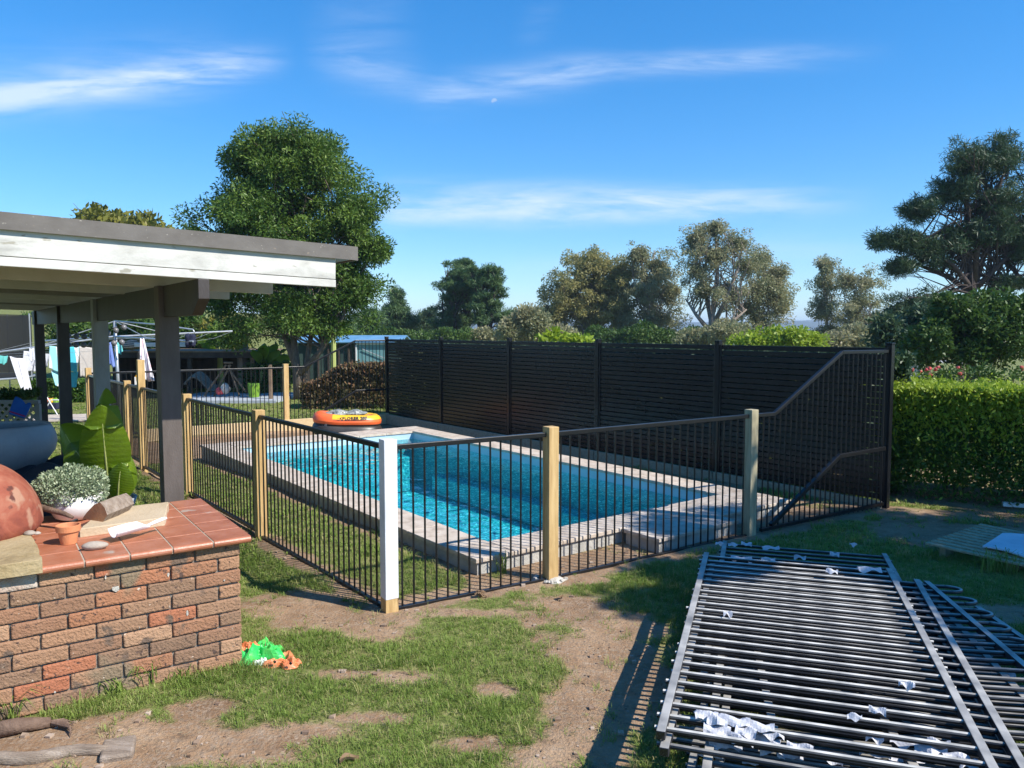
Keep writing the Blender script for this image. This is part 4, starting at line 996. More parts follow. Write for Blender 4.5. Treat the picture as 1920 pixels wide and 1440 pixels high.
blade('leaf', AT(226, 930, 5.70), AT(243, 850, 5.85), .24, (.7, -.6, .1), .5, .05, 5, 1)
blade('leaf', AT(221, 938, 5.65), AT(228, 868, 5.60), .20, (.1, -1, .1), .3, .0, 6, 0)
mb = MB(); mb.tube([bnp + Vector((-.1, .15, .6)), AT(205, 925, 5.75), AT(203, 905, 5.70)], [.035, .028, .014], 10); mb.build('stem', M['rib'], bn, smooth=True); mb = MB(); mb.tube([bnp + Vector((-.08, .1, .6)), AT(222, 945, 5.70), AT(226, 925, 5.70)], [.03, .02, .01], 10)
mb.build('stem', M['rib'], bn, smooth=True)

# ================================================================ DROPPED PLASTIC BAG
bgp = G(505, 1235, 0); bgp.z = zgf(bgp.x, bgp.y)
bag = thing('plastic_bag', 'crumpled bright green and orange plastic bag on the grass at the bench corner', 'bag', tuple(bgp))
def crumple(mb, c, rad, seed, amp, n=26, cut=None, rz=0):
    rs = np.random.default_rng(seed); ph = rs.random(12) * 6.28; rot = rotz(rz)
    def fn(u, v):
        a = u * 2 * math.pi; k = v
        rr = k; x = math.cos(a) * rr; y = math.sin(a) * rr
        h = (1 - k ** 3) * (.6 + .4 * abs(math.sin(2 * x + ph[0]) * math.cos(1.6 * y + ph[1]))) + .4 * amp * (abs(math.sin(4.5 * x + 3 * y + ph[2])) - .5) * (1 - k * .7) + amp * .22 * (abs(math.sin(9 * y - 6 * x + ph[3])) - .5)
        e = 1 + .22 * math.sin(3 * a + ph[4]) + .14 * math.sin(5 * a + ph[5]) + .08 * math.sin(9 * a + ph[6])
        nn = float(fbm(x * 2.3 + seed, y * 2.3 + seed * .7, 3)); n5 = float(fbm(x * 6 + seed, y * 6, 2)); h = (1 - k ** 5) * (.45 + 1.0 * abs(nn - .5) * 3) + .03 * (abs(n5 - .5) * 4 - .4) * (1 - k * .5)
        p = Vector((x * rad[0] * e + .008 * (n5 - .5), y * rad[1] * e, max(.004, h * rad[2])))
        return Vector(c) + rot @ p
    mb.grid(fn, n * 2, n)
g1 = G(490, 1232, 0); g1.z = bgp.z; g2 = G(532, 1246, 0); g2.z = bgp.z; g3 = G(472, 1222, 0); g3.z = bgp.z
mb = MB(); crumple(mb, g1, (.16, .155, .075), 21, .30, rz=.3); mb.build('green_side', M['green_bag'], bag)
mb = MB(); crumple(mb, g2, (.11, .09, .045), 22, .30, rz=-.2); mb.build('orange_side', M['orange_bag'], bag)
mb = MB(); crumple(mb, g3 + Vector((.0, -.06, .03)), (.085, .06, .045), 23, .3); o = mb.build('orange_side', M['orange_bag'], bag)
mb = MB(); crumple(mb, g1 + Vector((.04, -.12, .0)), (.05, .035, .03), 24, .3); mb.build('white_print', M['pale_print'], bag)
for (px, py, z_) in [(516, 1240, .045), (546, 1243, .045)]:
    c = G(px, py, bgp.z + z_); mb = MB(); mb.blob(c + Vector((0, -.012, .002)), (.010, .004, .010), 1, .02, 8); mb.build('printed_dot', M['eye_black'], bag, smooth=True)

# ================================================================ INFLATABLE BOAT
b0 = G(652, 806, .0); bo_z = -.14
bpos = pp(PL + .62, 2.35, bo_z)
BA = Vector((.97, .24, 0)).normalized(); BB = Vector((-BA.y, BA.x, 0))
bl0 = G(590, 795, .0); 
bcen = AT(652, 799, 15.6); bcen.z = -.06
boat = thing('inflatable_boat', 'orange, yellow and black inflatable boat resting beyond the pool end', 'boat', tuple(bcen), None)
LH, WH, TR = .71, .37, .16
def bpt(l, w, z): return bcen + BA * l + BB * w + Vector((0, 0, z))
def ringp(a):
    ca, sa_ = math.cos(a), math.sin(a); n_ = 3.2
    r = (abs(ca / (LH - TR)) ** n_ + abs(sa_ / (WH - TR * .4)) ** n_) ** (-1 / n_)
    return r * ca, r * sa_
def tube_fn(z0, r0, tilt=.0):
    def f(u, v):
        a = u * 2 * math.pi; b = v * 2 * math.pi
        l, w = ringp(a); l2, w2 = ringp(a + .01); tx, ty = l2 - l, w2 - w; k = math.hypot(tx, ty); nx, ny = ty / k, -tx / k
        rr = r0 * (1 - .12 * (l / LH) * .5)
        return bpt(l + nx * rr * math.cos(b), w + ny * rr * math.cos(b), z0 + rr * math.sin(b) + .09 * max(0, -l / LH) ** 2 - .03 * max(0, l / LH))
    return f
m_ = MB(); m_.grid(tube_fn(.15, .15), 72, 16); o = m_.build('lower_tube', M['boat_black'], boat, smooth=True)
m_ = MB(); m_.grid(tube_fn(.345, .135), 72, 16)
ob = m_.build('upper_tube', [M['boat_orange'], M['boat_yellow'], M['boat_black']], boat, smooth=True)
mi = []
for j in range(16):
    for i in range(72):
        a = (i + .5) / 72 * 360; b = (j + .5) / 16 * 360
        k = 0
        if 12 < b < 150 and not (140 < a < 225): k = 1
        if b > 205 and b < 335: k = 2
        mi.append(k)
ob.data.polygons.foreach_set('material_index', mi)
m_ = MB(); m_.grid(lambda u, v: bpt((u - .5) * 2 * (LH - TR), (v - .5) * 2 * (WH - TR * .6), .10 + .012 * math.sin(u * 40)), 30, 8); m_.build('floor', M['boat_yellow'], boat, smooth=True)
for (l, r3, sd_) in [(-.20, (.24, .22, .085), 3), (.16, (.2, .2, .075), 8)]:
    m_ = MB(); m_.blob(bpt(l, 0, .47), r3, sd_, .22, 18, 3.2, rotz(math.atan2(BA.y, BA.x))); m_.build('cushion', M['foil'], boat, smooth=False)
m_ = MB(); pts = [bpt(.30 + .32 * math.cos(t), .02 - .2 * math.sin(t), .42 + .015 * math.sin(3 * t)) for t in np.linspace(0, 5, 22)]; m_.tube(pts, .009, 6); m_.build('grab_rope', M['boat_black'], boat, smooth=True)
m_ = MB(); m_.tube([bpt(.30, -.1, .41), bpt(.42, -.08, .44), bpt(.5, .02, .42)], .02, 8); m_.build('oar_grip', M['metal_red'], boat, smooth=True)
# hull lettering bent round the tube
def text_on_tube(s, size, mat_, a_c, b_c, zc, rr, name, spacing=1.0):
    cu = bpy.data.curves.new(name, 'FONT'); cu.body = s; cu.size = size; cu.align_x = 'CENTER'; cu.space_character = spacing; cu.extrude = 0.0; cu.offset = .004
    tmp = bpy.data.objects.new('tmp', cu); C.objects.link(tmp)
    dg = bpy.context.evaluated_depsgraph_get(); me = bpy.data.meshes.new_from_object(tmp.evaluated_get(dg)); bpy.data.objects.remove(tmp)
    me.name = name
    bm_v = []
    for v in me.vertices:
        x, y = v.co.x, v.co.y
        l = a_c + x; w = -(WH - TR * .4)
        # outer near side of the tube: angle b measured from outward
        b = b_c + (y - size * .35) / rr
        # position on super-ellipse near side for given l
        k = max(0.0, 1 - abs(l / (LH - TR)) ** 3.2) ** (1 / 3.2) * (WH - TR * .4)
        R2 = rr + .004
        p = bpt(l, -k - R2 * math.cos(b), zc + R2 * math.sin(b))
        v.co = p - ORG[boat]
    o = link_mesh(name, me, mat_, ob if False else boat); o.parent = ob; ORG[o] = ORG[boat]
    return o
text_on_tube('EXPLORER 200', .085, M['boat_black'], .07, R(34), .345, .135, 'lettering', 1.1)
m_ = MB()
def hull(l, b, z=.345, rr=.139):
    k = max(0.0, 1 - abs(l / (LH - TR)) ** 3.2) ** (1 / 3.2) * (WH - TR * .4)
    return bpt(l, -k - rr * math.cos(b), z + rr * math.sin(b))
m_.tube([hull(-.46 + .03 * math.cos(t), -.25 + .6 * math.sin(t)) for t in np.linspace(0, 6.28, 16)], .004, 5); m_.tube([hull(-.47, .6), hull(-.46, .1), hull(-.455, -.5)], .005, 5)
m_.build('emblem', M['white_plastic'], ob)
m_ = MB(); m_.tube([hull(l, .28 - .0 * l) for l in np.linspace(-.3, .45, 14)], .005, 5); m_.build('stripe', M['boat_black'], ob)

# ================================================================ GROUND DEBRIS
def gz(px, py):
    g = G(px, py, 0); g.z = zgf(g.x, g.y); return g
a = gz(-60, 1440); b = gz(205, 1412)
mb = MB(); n_ = 9; pts = [a + (b - a) * (i / (n_ - 1)) + Vector((0, .02 * math.sin(i * 1.3), .018)) for i in range(n_)]; mb.tube(pts, [.036, .036, .034, .034, .032, .033, .03, .028, .024], 12)
tag(mb.build('dead_branch', M['log'], None, tuple(a), smooth=True), 'long grey weathered branch half buried in soil at lower left', 'branch')
c = gz(222, 1412); mb = MB(); mb.box(c + Vector((0, 0, .012)), (.15, .16, .05), rotz(.35) @ Matrix.Rotation(.12, 3, 'X'))
tag(mb.build('wood_block', M['log'], None, tuple(c), bevel=.012), 'flat square of grey wood at the end of the weathered branch', 'wood')
a = gz(-30, 1388); b = gz(95, 1365); mb = MB(); mb.tube([a + Vector((0, 0, .04)), (a + b) / 2 + Vector((0, 0, .045)), b + Vector((0, 0, .03))], [.042, .04, .025], 12)
st_ = tag(mb.build('rotten_log', M['stick'], None, tuple(a), smooth=True), 'dark rotten log end at the foot of the brick bench', 'log')
mb = MB()
for k in range(5): mb.tube([b + Vector((0, 0, .03)), b + Vector((.05 + .02 * k, .03 - .02 * k, .03)), b + Vector((.11 + .015 * k, .03 - .035 * k, .012))], [.012, .007, .002], 6)
mb.build('root', M['stick'], st_)
c = gz(900, 1120); mb = MB()
for k in range(26):
    a_ = random.uniform(0, 6.28); e_ = random.uniform(0, 1.4); d_ = Vector((math.cos(a_) * math.cos(e_), math.sin(a_) * math.cos(e_), math.sin(e_))); mb.tube([c + Vector((0, 0, .01)), c + d_ * .035 + Vector((0, 0, .02)), c + d_ * .06], [.012, .008, .003], 5)
tag(mb.build('seed_pod', M['litter'], None, tuple(c)), 'dry brown husk on the grass right of the white post', 'husk')
for k, (px, py, lb, rz_, s_) in enumerate([(655, 1428, 'curled brown dead leaf at the lower picture edge', .6, .05), (1052, 1122, 'dark twisted leaf on the soil below the sunlit post', 1.3, .035), (1480, 1330, 'brown leaf lying under the fence pile', .2, .05), (1840, 1165, 'curled dead leaf in the shade right of the pile', 2, .06)]):
    c = gz(px, py) + Vector((0, 0, .012)); mb = MB(); rt = rotz(rz_)
    mb.grid(lambda u, v: c + rt @ Vector(((u - .5) * s_ * 2, (v - .5) * s_ * .9 * math.sin(math.pi * max(.03, min(.97, u))), .025 * (abs(v - .5) * 2) ** 2 + .012 * math.sin(u * 5))), 10, 6, .6)
    tag(mb.build('dead_leaf', M['litter'], None, tuple(c), smooth=True), lb, 'leaf', 'dead leaves on the ground')
# small stones and crumbs scattered on the soil
r_ = np.random.default_rng(31); xs = []; mb = MB()
while len(xs) < 520:
    y = 2.8 + 5.5 * r_.random() ** 1.3; x = (r_.random() * 2 - 1) * (y * .7)
    if grassiness([x], [y])[0] < .5: xs.append((x, y))
for (x, y) in xs:
    s_ = .004 + .012 * r_.random() ** 3; c = (x, y, zgf(x, y) + s_ * .2); mb.cur = r_.random()
    d = [Vector((r_.uniform(.7, 1.3) * s_ * sx, r_.uniform(.7, 1.3) * s_ * sy, r_.uniform(.5, .9) * s_ * sz)) for sx in (-1, 1) for sy in (-1, 1) for sz in (-1, 1)]
    mb.add([Vector(c) + q_ for q_ in d], [(0, 1, 3, 2), (4, 6, 7, 5), (0, 4, 5, 1), (2, 3, 7, 6), (0, 2, 6, 4), (1, 5, 7, 3)])
M['crumb'] = mat('soil_crumbs', [(.2, .13, .09), (.42, .32, .24)], 20, .95, tint=[(.18, .11, .07), (.3, .21, .14), (.45, .36, .28)], tint_amt=.8)
tag(mb.build('gravel', M['crumb']), 'small stones and soil crumbs on the bare earth', 'gravel', kind='stuff')
# dead leaves as ground litter
n_ = 2600; y = 2.9 + 9 * r_.random(n_) ** 1.2; x = (r_.random(n_) * 2 - 1) * y * .72
hd = dist_seg(x, y, Vector((4.9, 9.75, 0)), Vector((9.5, 7.8, 0)))
kp = ((grassiness(x, y) < .6) & (r_.random(n_) < .35)) | (hd < .55)
x, y = x[kp], y[kp]; z = zg(x, y) + .006
m1_ = 1500; t_ = r_.random(m1_); xl = 4.8 + 3.8 * t_ + r_.normal(0, .12, m1_); yl = 9.62 - 1.5 * t_ + r_.normal(0, .16, m1_)
x = np.concatenate([x, xl]); y = np.concatenate([y, yl]); z = np.concatenate([z, zg(xl, yl) + .008])
me = leaves_mesh('leaf_litter', np.stack([x, y, z], 1), .032, .45, 8, r_.random(len(x)), .0)
co = np.empty(len(x) * 12); me.vertices.foreach_get('co', co); co = co.reshape(-1, 3); zz = np.repeat(z, 4); co[:, 2] = zz + np.abs(co[:, 2] - zz) * .45; me.vertices.foreach_set('co', co.ravel())
tag(link_mesh('leaf_litter', me, M['litter']), 'dry leaf litter on the soil and under the hedge', 'leaf litter', kind='stuff')
n_ = 9000; y = 2.8 + 5.2 * r_.random(n_) ** 1.1; x = (r_.random(n_) * 2 - 1) * y * .7; z = zg(x, y) + .004 + .01 * r_.random(n_) * (grassiness(x, y) > .5)
me = leaves_mesh('dry_straw', np.stack([x, y, z], 1), .045, .05, 18, .55 + .45 * r_.random(n_), .0)
co = np.empty(n_ * 12); me.vertices.foreach_get('co', co); co = co.reshape(-1, 3); zz = np.repeat(z, 4); co[:, 2] = zz + np.abs(co[:, 2] - zz) * .25; me.vertices.foreach_set('co', co.ravel())
M['straw'] = leafm('dry_straw', [(.16, .11, .06), (.34, .26, .14), (.50, .42, .27)], .1, .9)
tag(link_mesh('dry_straw', me, M['straw']), 'dead grass straw strewn over soil and turf', 'straw', kind='stuff')
# tall grass tufts against the bench foot and by the pallet
def tuft(px, py, n, h, spread, label, seed):
    c = gz(px, py); rs = random.Random(seed); mb = MB()
    for k in range(n):
        a_ = rs.uniform(0, 6.28); r0 = rs.random() * spread; b_ = c + Vector((math.cos(a_) * r0, math.sin(a_) * r0 * .6, -.01)); a2 = rs.uniform(0, 6.28); hh = h * rs.uniform(.4, 1.15); ln = rs.uniform(.15, .8); w = rs.uniform(.0025, .0045)
        d_ = Vector((math.cos(a2), math.sin(a2), 0)); s_ = Vector((-d_.y, d_.x, 0)) * w; mb.cur = rs.uniform(.1, .8)
        p1 = b_ + d_ * hh * ln * .3 + Vector((0, 0, hh * .55)); p2 = b_ + d_ * hh * ln * .75 + Vector((0, 0, hh * .85)); p3 = b_ + d_ * hh * ln * 1.3 + Vector((0, 0, hh * (1 - .45 * ln)))
        mb.add([b_ - s_, b_ + s_, p1 + s_, p1 - s_, p2 + s_ * .7, p2 - s_ * .7, p3], [(0, 1, 2, 3), (3, 2, 4, 5), (5, 4, 6)])
    tag(mb.build('grass_tuft', M['grassblade'], None, tuple(c)), label, 'grass tuft', 'tall grass tufts')
tuft(262, 1285, 90, .17, .10, 'tall bright grass tuft growing against the middle of the brick bench', 1)
tuft(215, 1305, 60, .12, .08, 'shorter grass tuft left of the tall one at the bench foot', 2)
tuft(15, 1352, 40, .2, .06, 'grass tuft at the left picture edge below the bricks', 3)
tuft(1870, 1075, 120, .22, .2, 'long shaded grass tuft in front of the slatted pallet', 4)
tuft(943, 1075, 40, .2, .05, 'upright weed tuft at the near corner of the pool coping', 5)
tuft(340, 1275, 50, .09, .1, 'low grass tuft near the right foot of the bench', 6)

# ================================================================ SLATTED TIMBER PALLET + WHITE SHEET
c0 = G(1738, 1022, .10); c1 = G(1815, 995, .10); dirA = (c1 - c0); c3 = G(1960, 1068, .12)
pa = thing('timber_pallet', 'weathered slatted timber pallet lying on bare ground near the hedge', 'pallet', (c0.x, c0.y, 0))
eA = (c1 - c0); eA.z = 0; eB = (c3 - c0); eB.z = 0
eA2 = eA * 1.3; nS = 11
for k in range(nS):
    o_ = c0 + eA2 * (k / (nS - 1)); o_.z = .12
    mb = MB(); mb.bar(o_, o_ + eB * 1.35, eA2.length / nS * .62, .02); mb.build('slat', M['grey_pine'], pa, bevel=.003)
for k in (.12, .7, 1.2):
    o_ = c0 + eB * k; o_.z = .05; o_ += eA2 * .05; mb = MB(); mb.bar(o_, o_ + eA2 * .9, .05, .09); mb.build('bearer', M['grey_pine'], pa)
s0_ = G(1842, 1025, .15); s1_ = G(1880, 1000, .15); s2_ = G(2030, 1010, .15); s3_ = G(2010, 1065, .15)
mb = MB(); rs_ = [s0_, s3_, s2_, s1_]
mb.grid(lambda u, v: (s0_ * (1 - u) + s3_ * u) * (1 - v) + (s1_ * (1 - u) + s2_ * u) * v + Vector((0, 0, .012 * math.sin(u * 7) * math.cos(v * 5))), 20, 12)
tag(mb.build('plastic_sheet', M['sheet_white'], None, tuple(s0_), solid=.012), 'flat bluish-white sheet lying on top of the slatted pallet', 'sheet')
c = gz(1903, 952); mb = MB(); mb.box(c + Vector((0, 0, .045)), (.26, .07, .05), rotz(-.35))
tag(mb.build('white_offcut', M['white_metal'], None, tuple(c), bevel=.006), 'short white bar lying in the litter at the hedge foot', 'offcut')

# ================================================================ PILE OF OLD FENCE PANELS
PX = Vector((-.31, -.951, 0)).normalized()     # along the rails, towards the camera
PY = Vector((.951, -.31, 0)).normalized()      # along the bars, to the right
far_left = G(1325, 1035, .36); far_left.z = 0
def xyz(l, w, z, rz=0.0, piv=None):
    return far_left + PX * l + PY * w + Vector((0, 0, z))
def old_panel(label, l0, w0, z, L_, Wd, rz, nb, zt0=0, zt1=0, ext=.0, loops=False, bars_r=.0125, tiltw=0.0, roll=0, barmat='old_alu', xtra=.03, name='fence_panel'):
    """rails run along local X, bars along local Y"""
    o = xyz(l0, w0, z); ang = math.atan2(PX.y, PX.x) + rz
    t = thing('old_fence', label, 'fence panel', tuple(o), 'stacked old fence panels', ang)
    t.rotation_euler = (tiltw, -math.atan2(zt1 - zt0, L_), ang)
    for y in (0.0, Wd):
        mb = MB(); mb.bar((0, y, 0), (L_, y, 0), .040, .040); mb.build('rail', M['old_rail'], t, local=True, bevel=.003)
        mb = MB(); mb.box((L_ + .001, y, 0), (.003, .032, .032)); mb.build('open_end', M['eye_black'], t, local=True)
    me = None
    y0, y1 = -xtra, Wd + (xtra if not loops else ext)
    for k in range(nb):
        x = .06 + (L_ - .12) * k / (nb - 1)
        if me is None:
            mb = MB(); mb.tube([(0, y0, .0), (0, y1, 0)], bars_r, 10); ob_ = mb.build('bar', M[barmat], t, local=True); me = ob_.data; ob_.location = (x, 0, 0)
            continue
        child('bar', me, t, (x, random.uniform(-.012, .012), 0))
    if loops:
        mb0 = None
        for k in range(0, nb - 1, 2):
            x = .06 + (L_ - .12) * k / (nb - 1); st_ = (L_ - .12) / (nb - 1)
            if mb0 is None:
                mb = MB(); mb.tube([(st_ / 2 - st_ / 2 * math.cos(a), y1 + st_ * .75 * math.sin(a), 0) for a in np.linspace(0, math.pi, 9)], bars_r, 10)
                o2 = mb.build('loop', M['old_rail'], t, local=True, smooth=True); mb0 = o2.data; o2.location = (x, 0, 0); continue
            child('loop', mb0, t, (x, 0, 0))
    return t
# local Y of a panel points along rotated X axis +90deg: PX rotated by +90 = (.951,-.31) = PY
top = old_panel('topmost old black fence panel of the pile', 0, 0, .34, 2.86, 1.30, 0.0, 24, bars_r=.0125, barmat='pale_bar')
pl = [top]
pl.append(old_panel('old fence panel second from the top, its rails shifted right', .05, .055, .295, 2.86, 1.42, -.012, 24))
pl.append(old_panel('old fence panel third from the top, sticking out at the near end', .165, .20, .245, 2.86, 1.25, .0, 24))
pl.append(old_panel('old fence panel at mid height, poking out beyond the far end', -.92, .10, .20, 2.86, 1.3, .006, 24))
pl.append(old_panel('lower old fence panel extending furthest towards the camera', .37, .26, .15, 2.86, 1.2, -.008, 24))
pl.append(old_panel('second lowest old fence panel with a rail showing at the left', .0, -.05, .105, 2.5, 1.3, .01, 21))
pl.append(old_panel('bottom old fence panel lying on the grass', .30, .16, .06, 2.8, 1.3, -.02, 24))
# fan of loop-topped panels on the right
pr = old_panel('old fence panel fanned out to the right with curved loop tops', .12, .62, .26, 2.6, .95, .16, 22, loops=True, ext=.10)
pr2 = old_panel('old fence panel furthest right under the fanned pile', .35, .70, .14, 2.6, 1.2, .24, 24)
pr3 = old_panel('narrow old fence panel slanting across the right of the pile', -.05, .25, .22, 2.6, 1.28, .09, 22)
# torn protective labels stuck to the bars
def label_scrap(parent_t, px, py, z, w, h, seed):
    rs = random.Random(seed); c = G(px, py, z); a_ = math.atan2(PY.y, PY.x) + rs.uniform(-.25, .25); rt = rotz(a_)
    ph = [rs.uniform(0, 6.28) for _ in range(4)]
    m_ = MB()
    def fn(u, v):
        e = 1 + .25 * math.sin(u * 9 + ph[0]) * (abs(v - .5) * 2); b_ = (v - .5) * 2
        return Vector(((u - .5) * w, b_ * h * .5 * e, .018 + .008 * math.sin(u * 9 + ph[1]) * abs(b_) + .007 * math.sin(v * 5 + u * 7 + ph[2]) - .022 * abs(b_) ** 1.5))
    m_.grid(lambda u, v: c + rt @ fn(u, v), 8, 8)
    # express in the tilted parent's space
    o = m_.build('torn_label', M['label'], None, (0, 0, 0), smooth=False)
    bpy.context.view_layer.update()
    inv = parent_t.matrix_world.inverted()
    n_ = len(o.data.vertices); co = np.empty(n_ * 3); o.data.vertices.foreach_get('co', co); co = co.reshape(-1, 3)
    m4 = np.array(inv); co = co @ m4[:3, :3].T + m4[:3, 3]; o.data.vertices.foreach_set('co', co.ravel()); o.parent = parent_t
SC = [(1374, 1022, .36, .09, .04), (1400, 1021, .36, .10, .05), (1445, 1028, .36, .16, .05), (1390, 1048, .37, .18, .06), (1440, 1050, .37, .12, .04), (1565, 1040, .36, .08, .04), (1630, 1068, .37, .18, .07), (1560, 1072, .37, .09, .06),
      (1365, 1152, .37, .06, .03), (1700, 1285, .37, .08, .04), (1645, 1334, .36, .08, .03), (1602, 1346, .36, .07, .03), (1325, 1342, .36, .12, .07), (1375, 1352, .36, .16, .08), (1345, 1368, .33, .13, .10), (1420, 1362, .35, .16, .07), (1385, 1385, .32, .15, .06), (1440, 1390, .30, .12, .06),
      (1460, 1408, .27, .18, .07), (1360, 1398, .26, .16, .06), (1335, 1414, .2, .14, .04), (1500, 1402, .30, .12, .06), (1695, 1392, .3, .12, .08), (1745, 1408, .3, .14, .08), (1790, 1420, .3, .12, .07), (1640, 1412, .28, .14, .05), (1700, 1428, .25, .16, .08), (1880, 1268, .16, .14, .06), (1870, 1300, .12, .2, .09), (1910, 1310, .1, .12, .06), (1640, 1385, .32, .08, .04), (1345, 1352, .36, .10, .06), (1400, 1372, .34, .10, .09), (1450, 1378, .33, .10, .05), (1480, 1420, .25, .12, .06), (1560, 1425, .25, .10, .05), (1410, 1425, .2, .10, .06), (1760, 1395, .3, .10, .06), (1815, 1432, .3, .08, .07), (1600, 1022, .2, .07, .03), (1500, 1046, .36, .1, .03), (1350, 1020, .2, .08, .04)]
for k, s_ in enumerate(SC):
    if s_[1] < 1055 and s_[0] < 1600: s_ = (s_[0], s_[1], .215 if s_[1] < 1040 else .29) + s_[3:]
    par = (pl[2] if s_[1] < 1040 else pl[1]) if s_[1] < 1055 and s_[0] < 1600 else top if s_[2] > .34 else (pl[1] if s_[2] > .29 else (pl[4] if s_[0] < 1780 else pr2))
    label_scrap(par, s_[0], s_[1], s_[2], s_[3] * .9, s_[4] * .9, 50 + k)
# shade tree off to the right whose dappled shadow covers the pile: built with the trees

# ================================================================ TREES AND PLANTS
def leafcloud(name, puffs, per, size, aspect, mat_, parent, seed, up=.2, loose=.0, needle=False, droop=0.0, tshift=0.0, flat=1.0):
    """puffs: list of (centre, radius); leaves scattered through each puff, denser at its skin"""
    r = np.random.default_rng(seed); Cs = []; Ds = []; T = []
    for (c, pr) in puffs:
        n = max(6, int(per * (pr ** 1.6)))
        d = r.normal(size=(n, 3)); d /= np.linalg.norm(d, axis=1)[:, None] + 1e-9
        k = r.random(n) ** (.45 if not needle else .6)
        k = k * (1 + loose * r.normal(size=n) * .3)
        p = d * k[:, None] * pr; p[:, 2] *= .8 * flat
        Cs.append(np.array(c)[None] + p); Ds.append(d); T.append(np.clip(r.random() * .5 + r.random(n) * .5 + tshift, 0, 1))
    Cs = np.concatenate(Cs); Ds = np.concatenate(Ds); T = np.concatenate(T)
    me = leaves_mesh(name, Cs - np.array(ORG[parent])[None], size, aspect, seed + 1, T, up, Ds, droop=droop)
    return link_mesh(name, me, mat_, parent)
def lobes_to_puffs(lobes, seed, skin=.55):
    """lobes: (centre, (rx,ry,rz), number, puff radius)"""
    r = np.random.default_rng(seed); out = []
    for (c, rad, n, pr) in lobes:
        for _ in range(n):
            d = r.normal(size=3); d /= np.linalg.norm(d); k = ((skin + (1 - skin) * r.random()) if r.random() < .72 else r.random() * skin) * r.uniform(.78, 1.34)
            p = Vector(c) + Vector((d[0] * rad[0] * k, d[1] * rad[1] * k, d[2] * rad[2] * k))
            out.append((p, pr * r.uniform(.65, 1.3)))
    return out
def limbs(name, trunk_pts, trunk_r, puffs, every, rlimb, mat_, parent, seed, bend=.25, tsegs=10, low=.25, rtip=.25):
    rs = random.Random(seed); mb = MB(); mb.tube(trunk_pts, trunk_r, tsegs)
    P0 = [Vector(p) for p in trunk_pts]
    for (c, pr) in puffs[::every]:
        c = Vector(c)
        # branch leaves the trunk somewhere below its puff
        best = None
        zt = P0[0].z + (P0[-1].z - P0[0].z) * rs.uniform(low, .98)
        zt = min(zt, c.z - .15 * (c - P0[-1]).length)
        zt = max(zt, P0[0].z + (P0[-1].z - P0[0].z) * low)
        for i in range(len(P0) - 1):
            if P0[i].z <= zt <= P0[i + 1].z or i == len(P0) - 2:
                f = min(1, max(0, (zt - P0[i].z) / max(1e-3, P0[i + 1].z - P0[i].z))); best = P0[i] + (P0[i + 1] - P0[i]) * f; break
        d = c - best; L_ = d.length
        m1 = best + d * .35 + Vector((rs.uniform(-1, 1), rs.uniform(-1, 1), rs.uniform(.0, 1.2))) * L_ * bend * .4
        m2 = best + d * .7 + Vector((rs.uniform(-1, 1), rs.uniform(-1, 1), rs.uniform(-.2, .8))) * L_ * bend * .35
        r0 = rlimb * min(1.0, .35 + L_ * .12) * rs.uniform(.7, 1.2)
        mb.tube([best, m1, m2, c], [r0, r0 * .7, r0 * .45, r0 * rtip * .6], 6, cap=False)
        for _ in range(2):
            e = c + Vector((rs.uniform(-1, 1), rs.uniform(-1, 1), rs.uniform(-.5, 1))) * pr * .8
            mb.tube([m2, (m2 + e) / 2 + Vector((0, 0, pr * .15)), e], [r0 * .35, r0 * .25, r0 * .1], 4, cap=False)
    return mb.build(name, mat_, parent, smooth=True)
def tree(name, label, cat, px, base_py, Y, blobs, seed, leaf, bark, per, size, aspect, pr, trunk_r=.2, every=3, rl=.1, group=None, bend=.25, top=None, up=.2, droop=0, needle=False, nmul=1.0, zbase=None, low=.25, lean=0, trunks=None, flat=1.0, skin=.55, depth=None):
    """blobs: crown ellipses as seen: (px, py, half width px, half height px, count)"""
    k = Y / F_PX
    b = AT(px, base_py, Y); bz = zbase if zbase is not None else b.z
    t = thing(name, label, cat, (b.x, Y, bz), group)
    lob = []
    for bl in blobs:
        c = AT(bl[0], bl[1], Y); rx, rz = bl[2] * k, bl[3] * k; ry = (bl[5] if len(bl) > 5 else .85) * rx
        lob.append((c, (max(.05, rx - pr * .6), ry, max(.05, rz - pr * .5)), max(3, int(bl[4] * nmul)), pr))
    puffs = lobes_to_puffs(lob, seed, skin)
    leafcloud('crown', puffs, per, size, aspect, M[leaf], t, seed, up, needle=needle, droop=droop, flat=flat)
    zt = max(c[0].z + c[1][2] * .5 for c in lob) if top is None else AT(px, top, Y).z
    rs = random.Random(seed)
    if trunks is None:
        n = 6; pts = [Vector((b.x + lean * i / n + rs.uniform(-.04, .04) * (zt - bz) * .2, Y, bz - .1 + (zt - bz) * i / n)) for i in range(n + 1)]
        limbs('trunk', pts, [trunk_r * (1 - .8 * i / n) for i in range(n + 1)], puffs, every, rl, M[bark], t, seed, bend, low=low)
    else:
        n = len(trunks)
        for i, tp in enumerate(trunks):
            pts = [AT(x, y, Y + dy) for x, y, dy in tp]; m_ = len(pts)
            if zbase is not None and i == 0: pts[0].z = bz
            limbs('trunk', pts, [trunk_r * (1 - .75 * j / (m_ - 1)) * (1 if i == 0 else .7) for j in range(m_)], puffs[i::n], every, rl, M[bark], t, seed + i, bend, low=low)
    return t

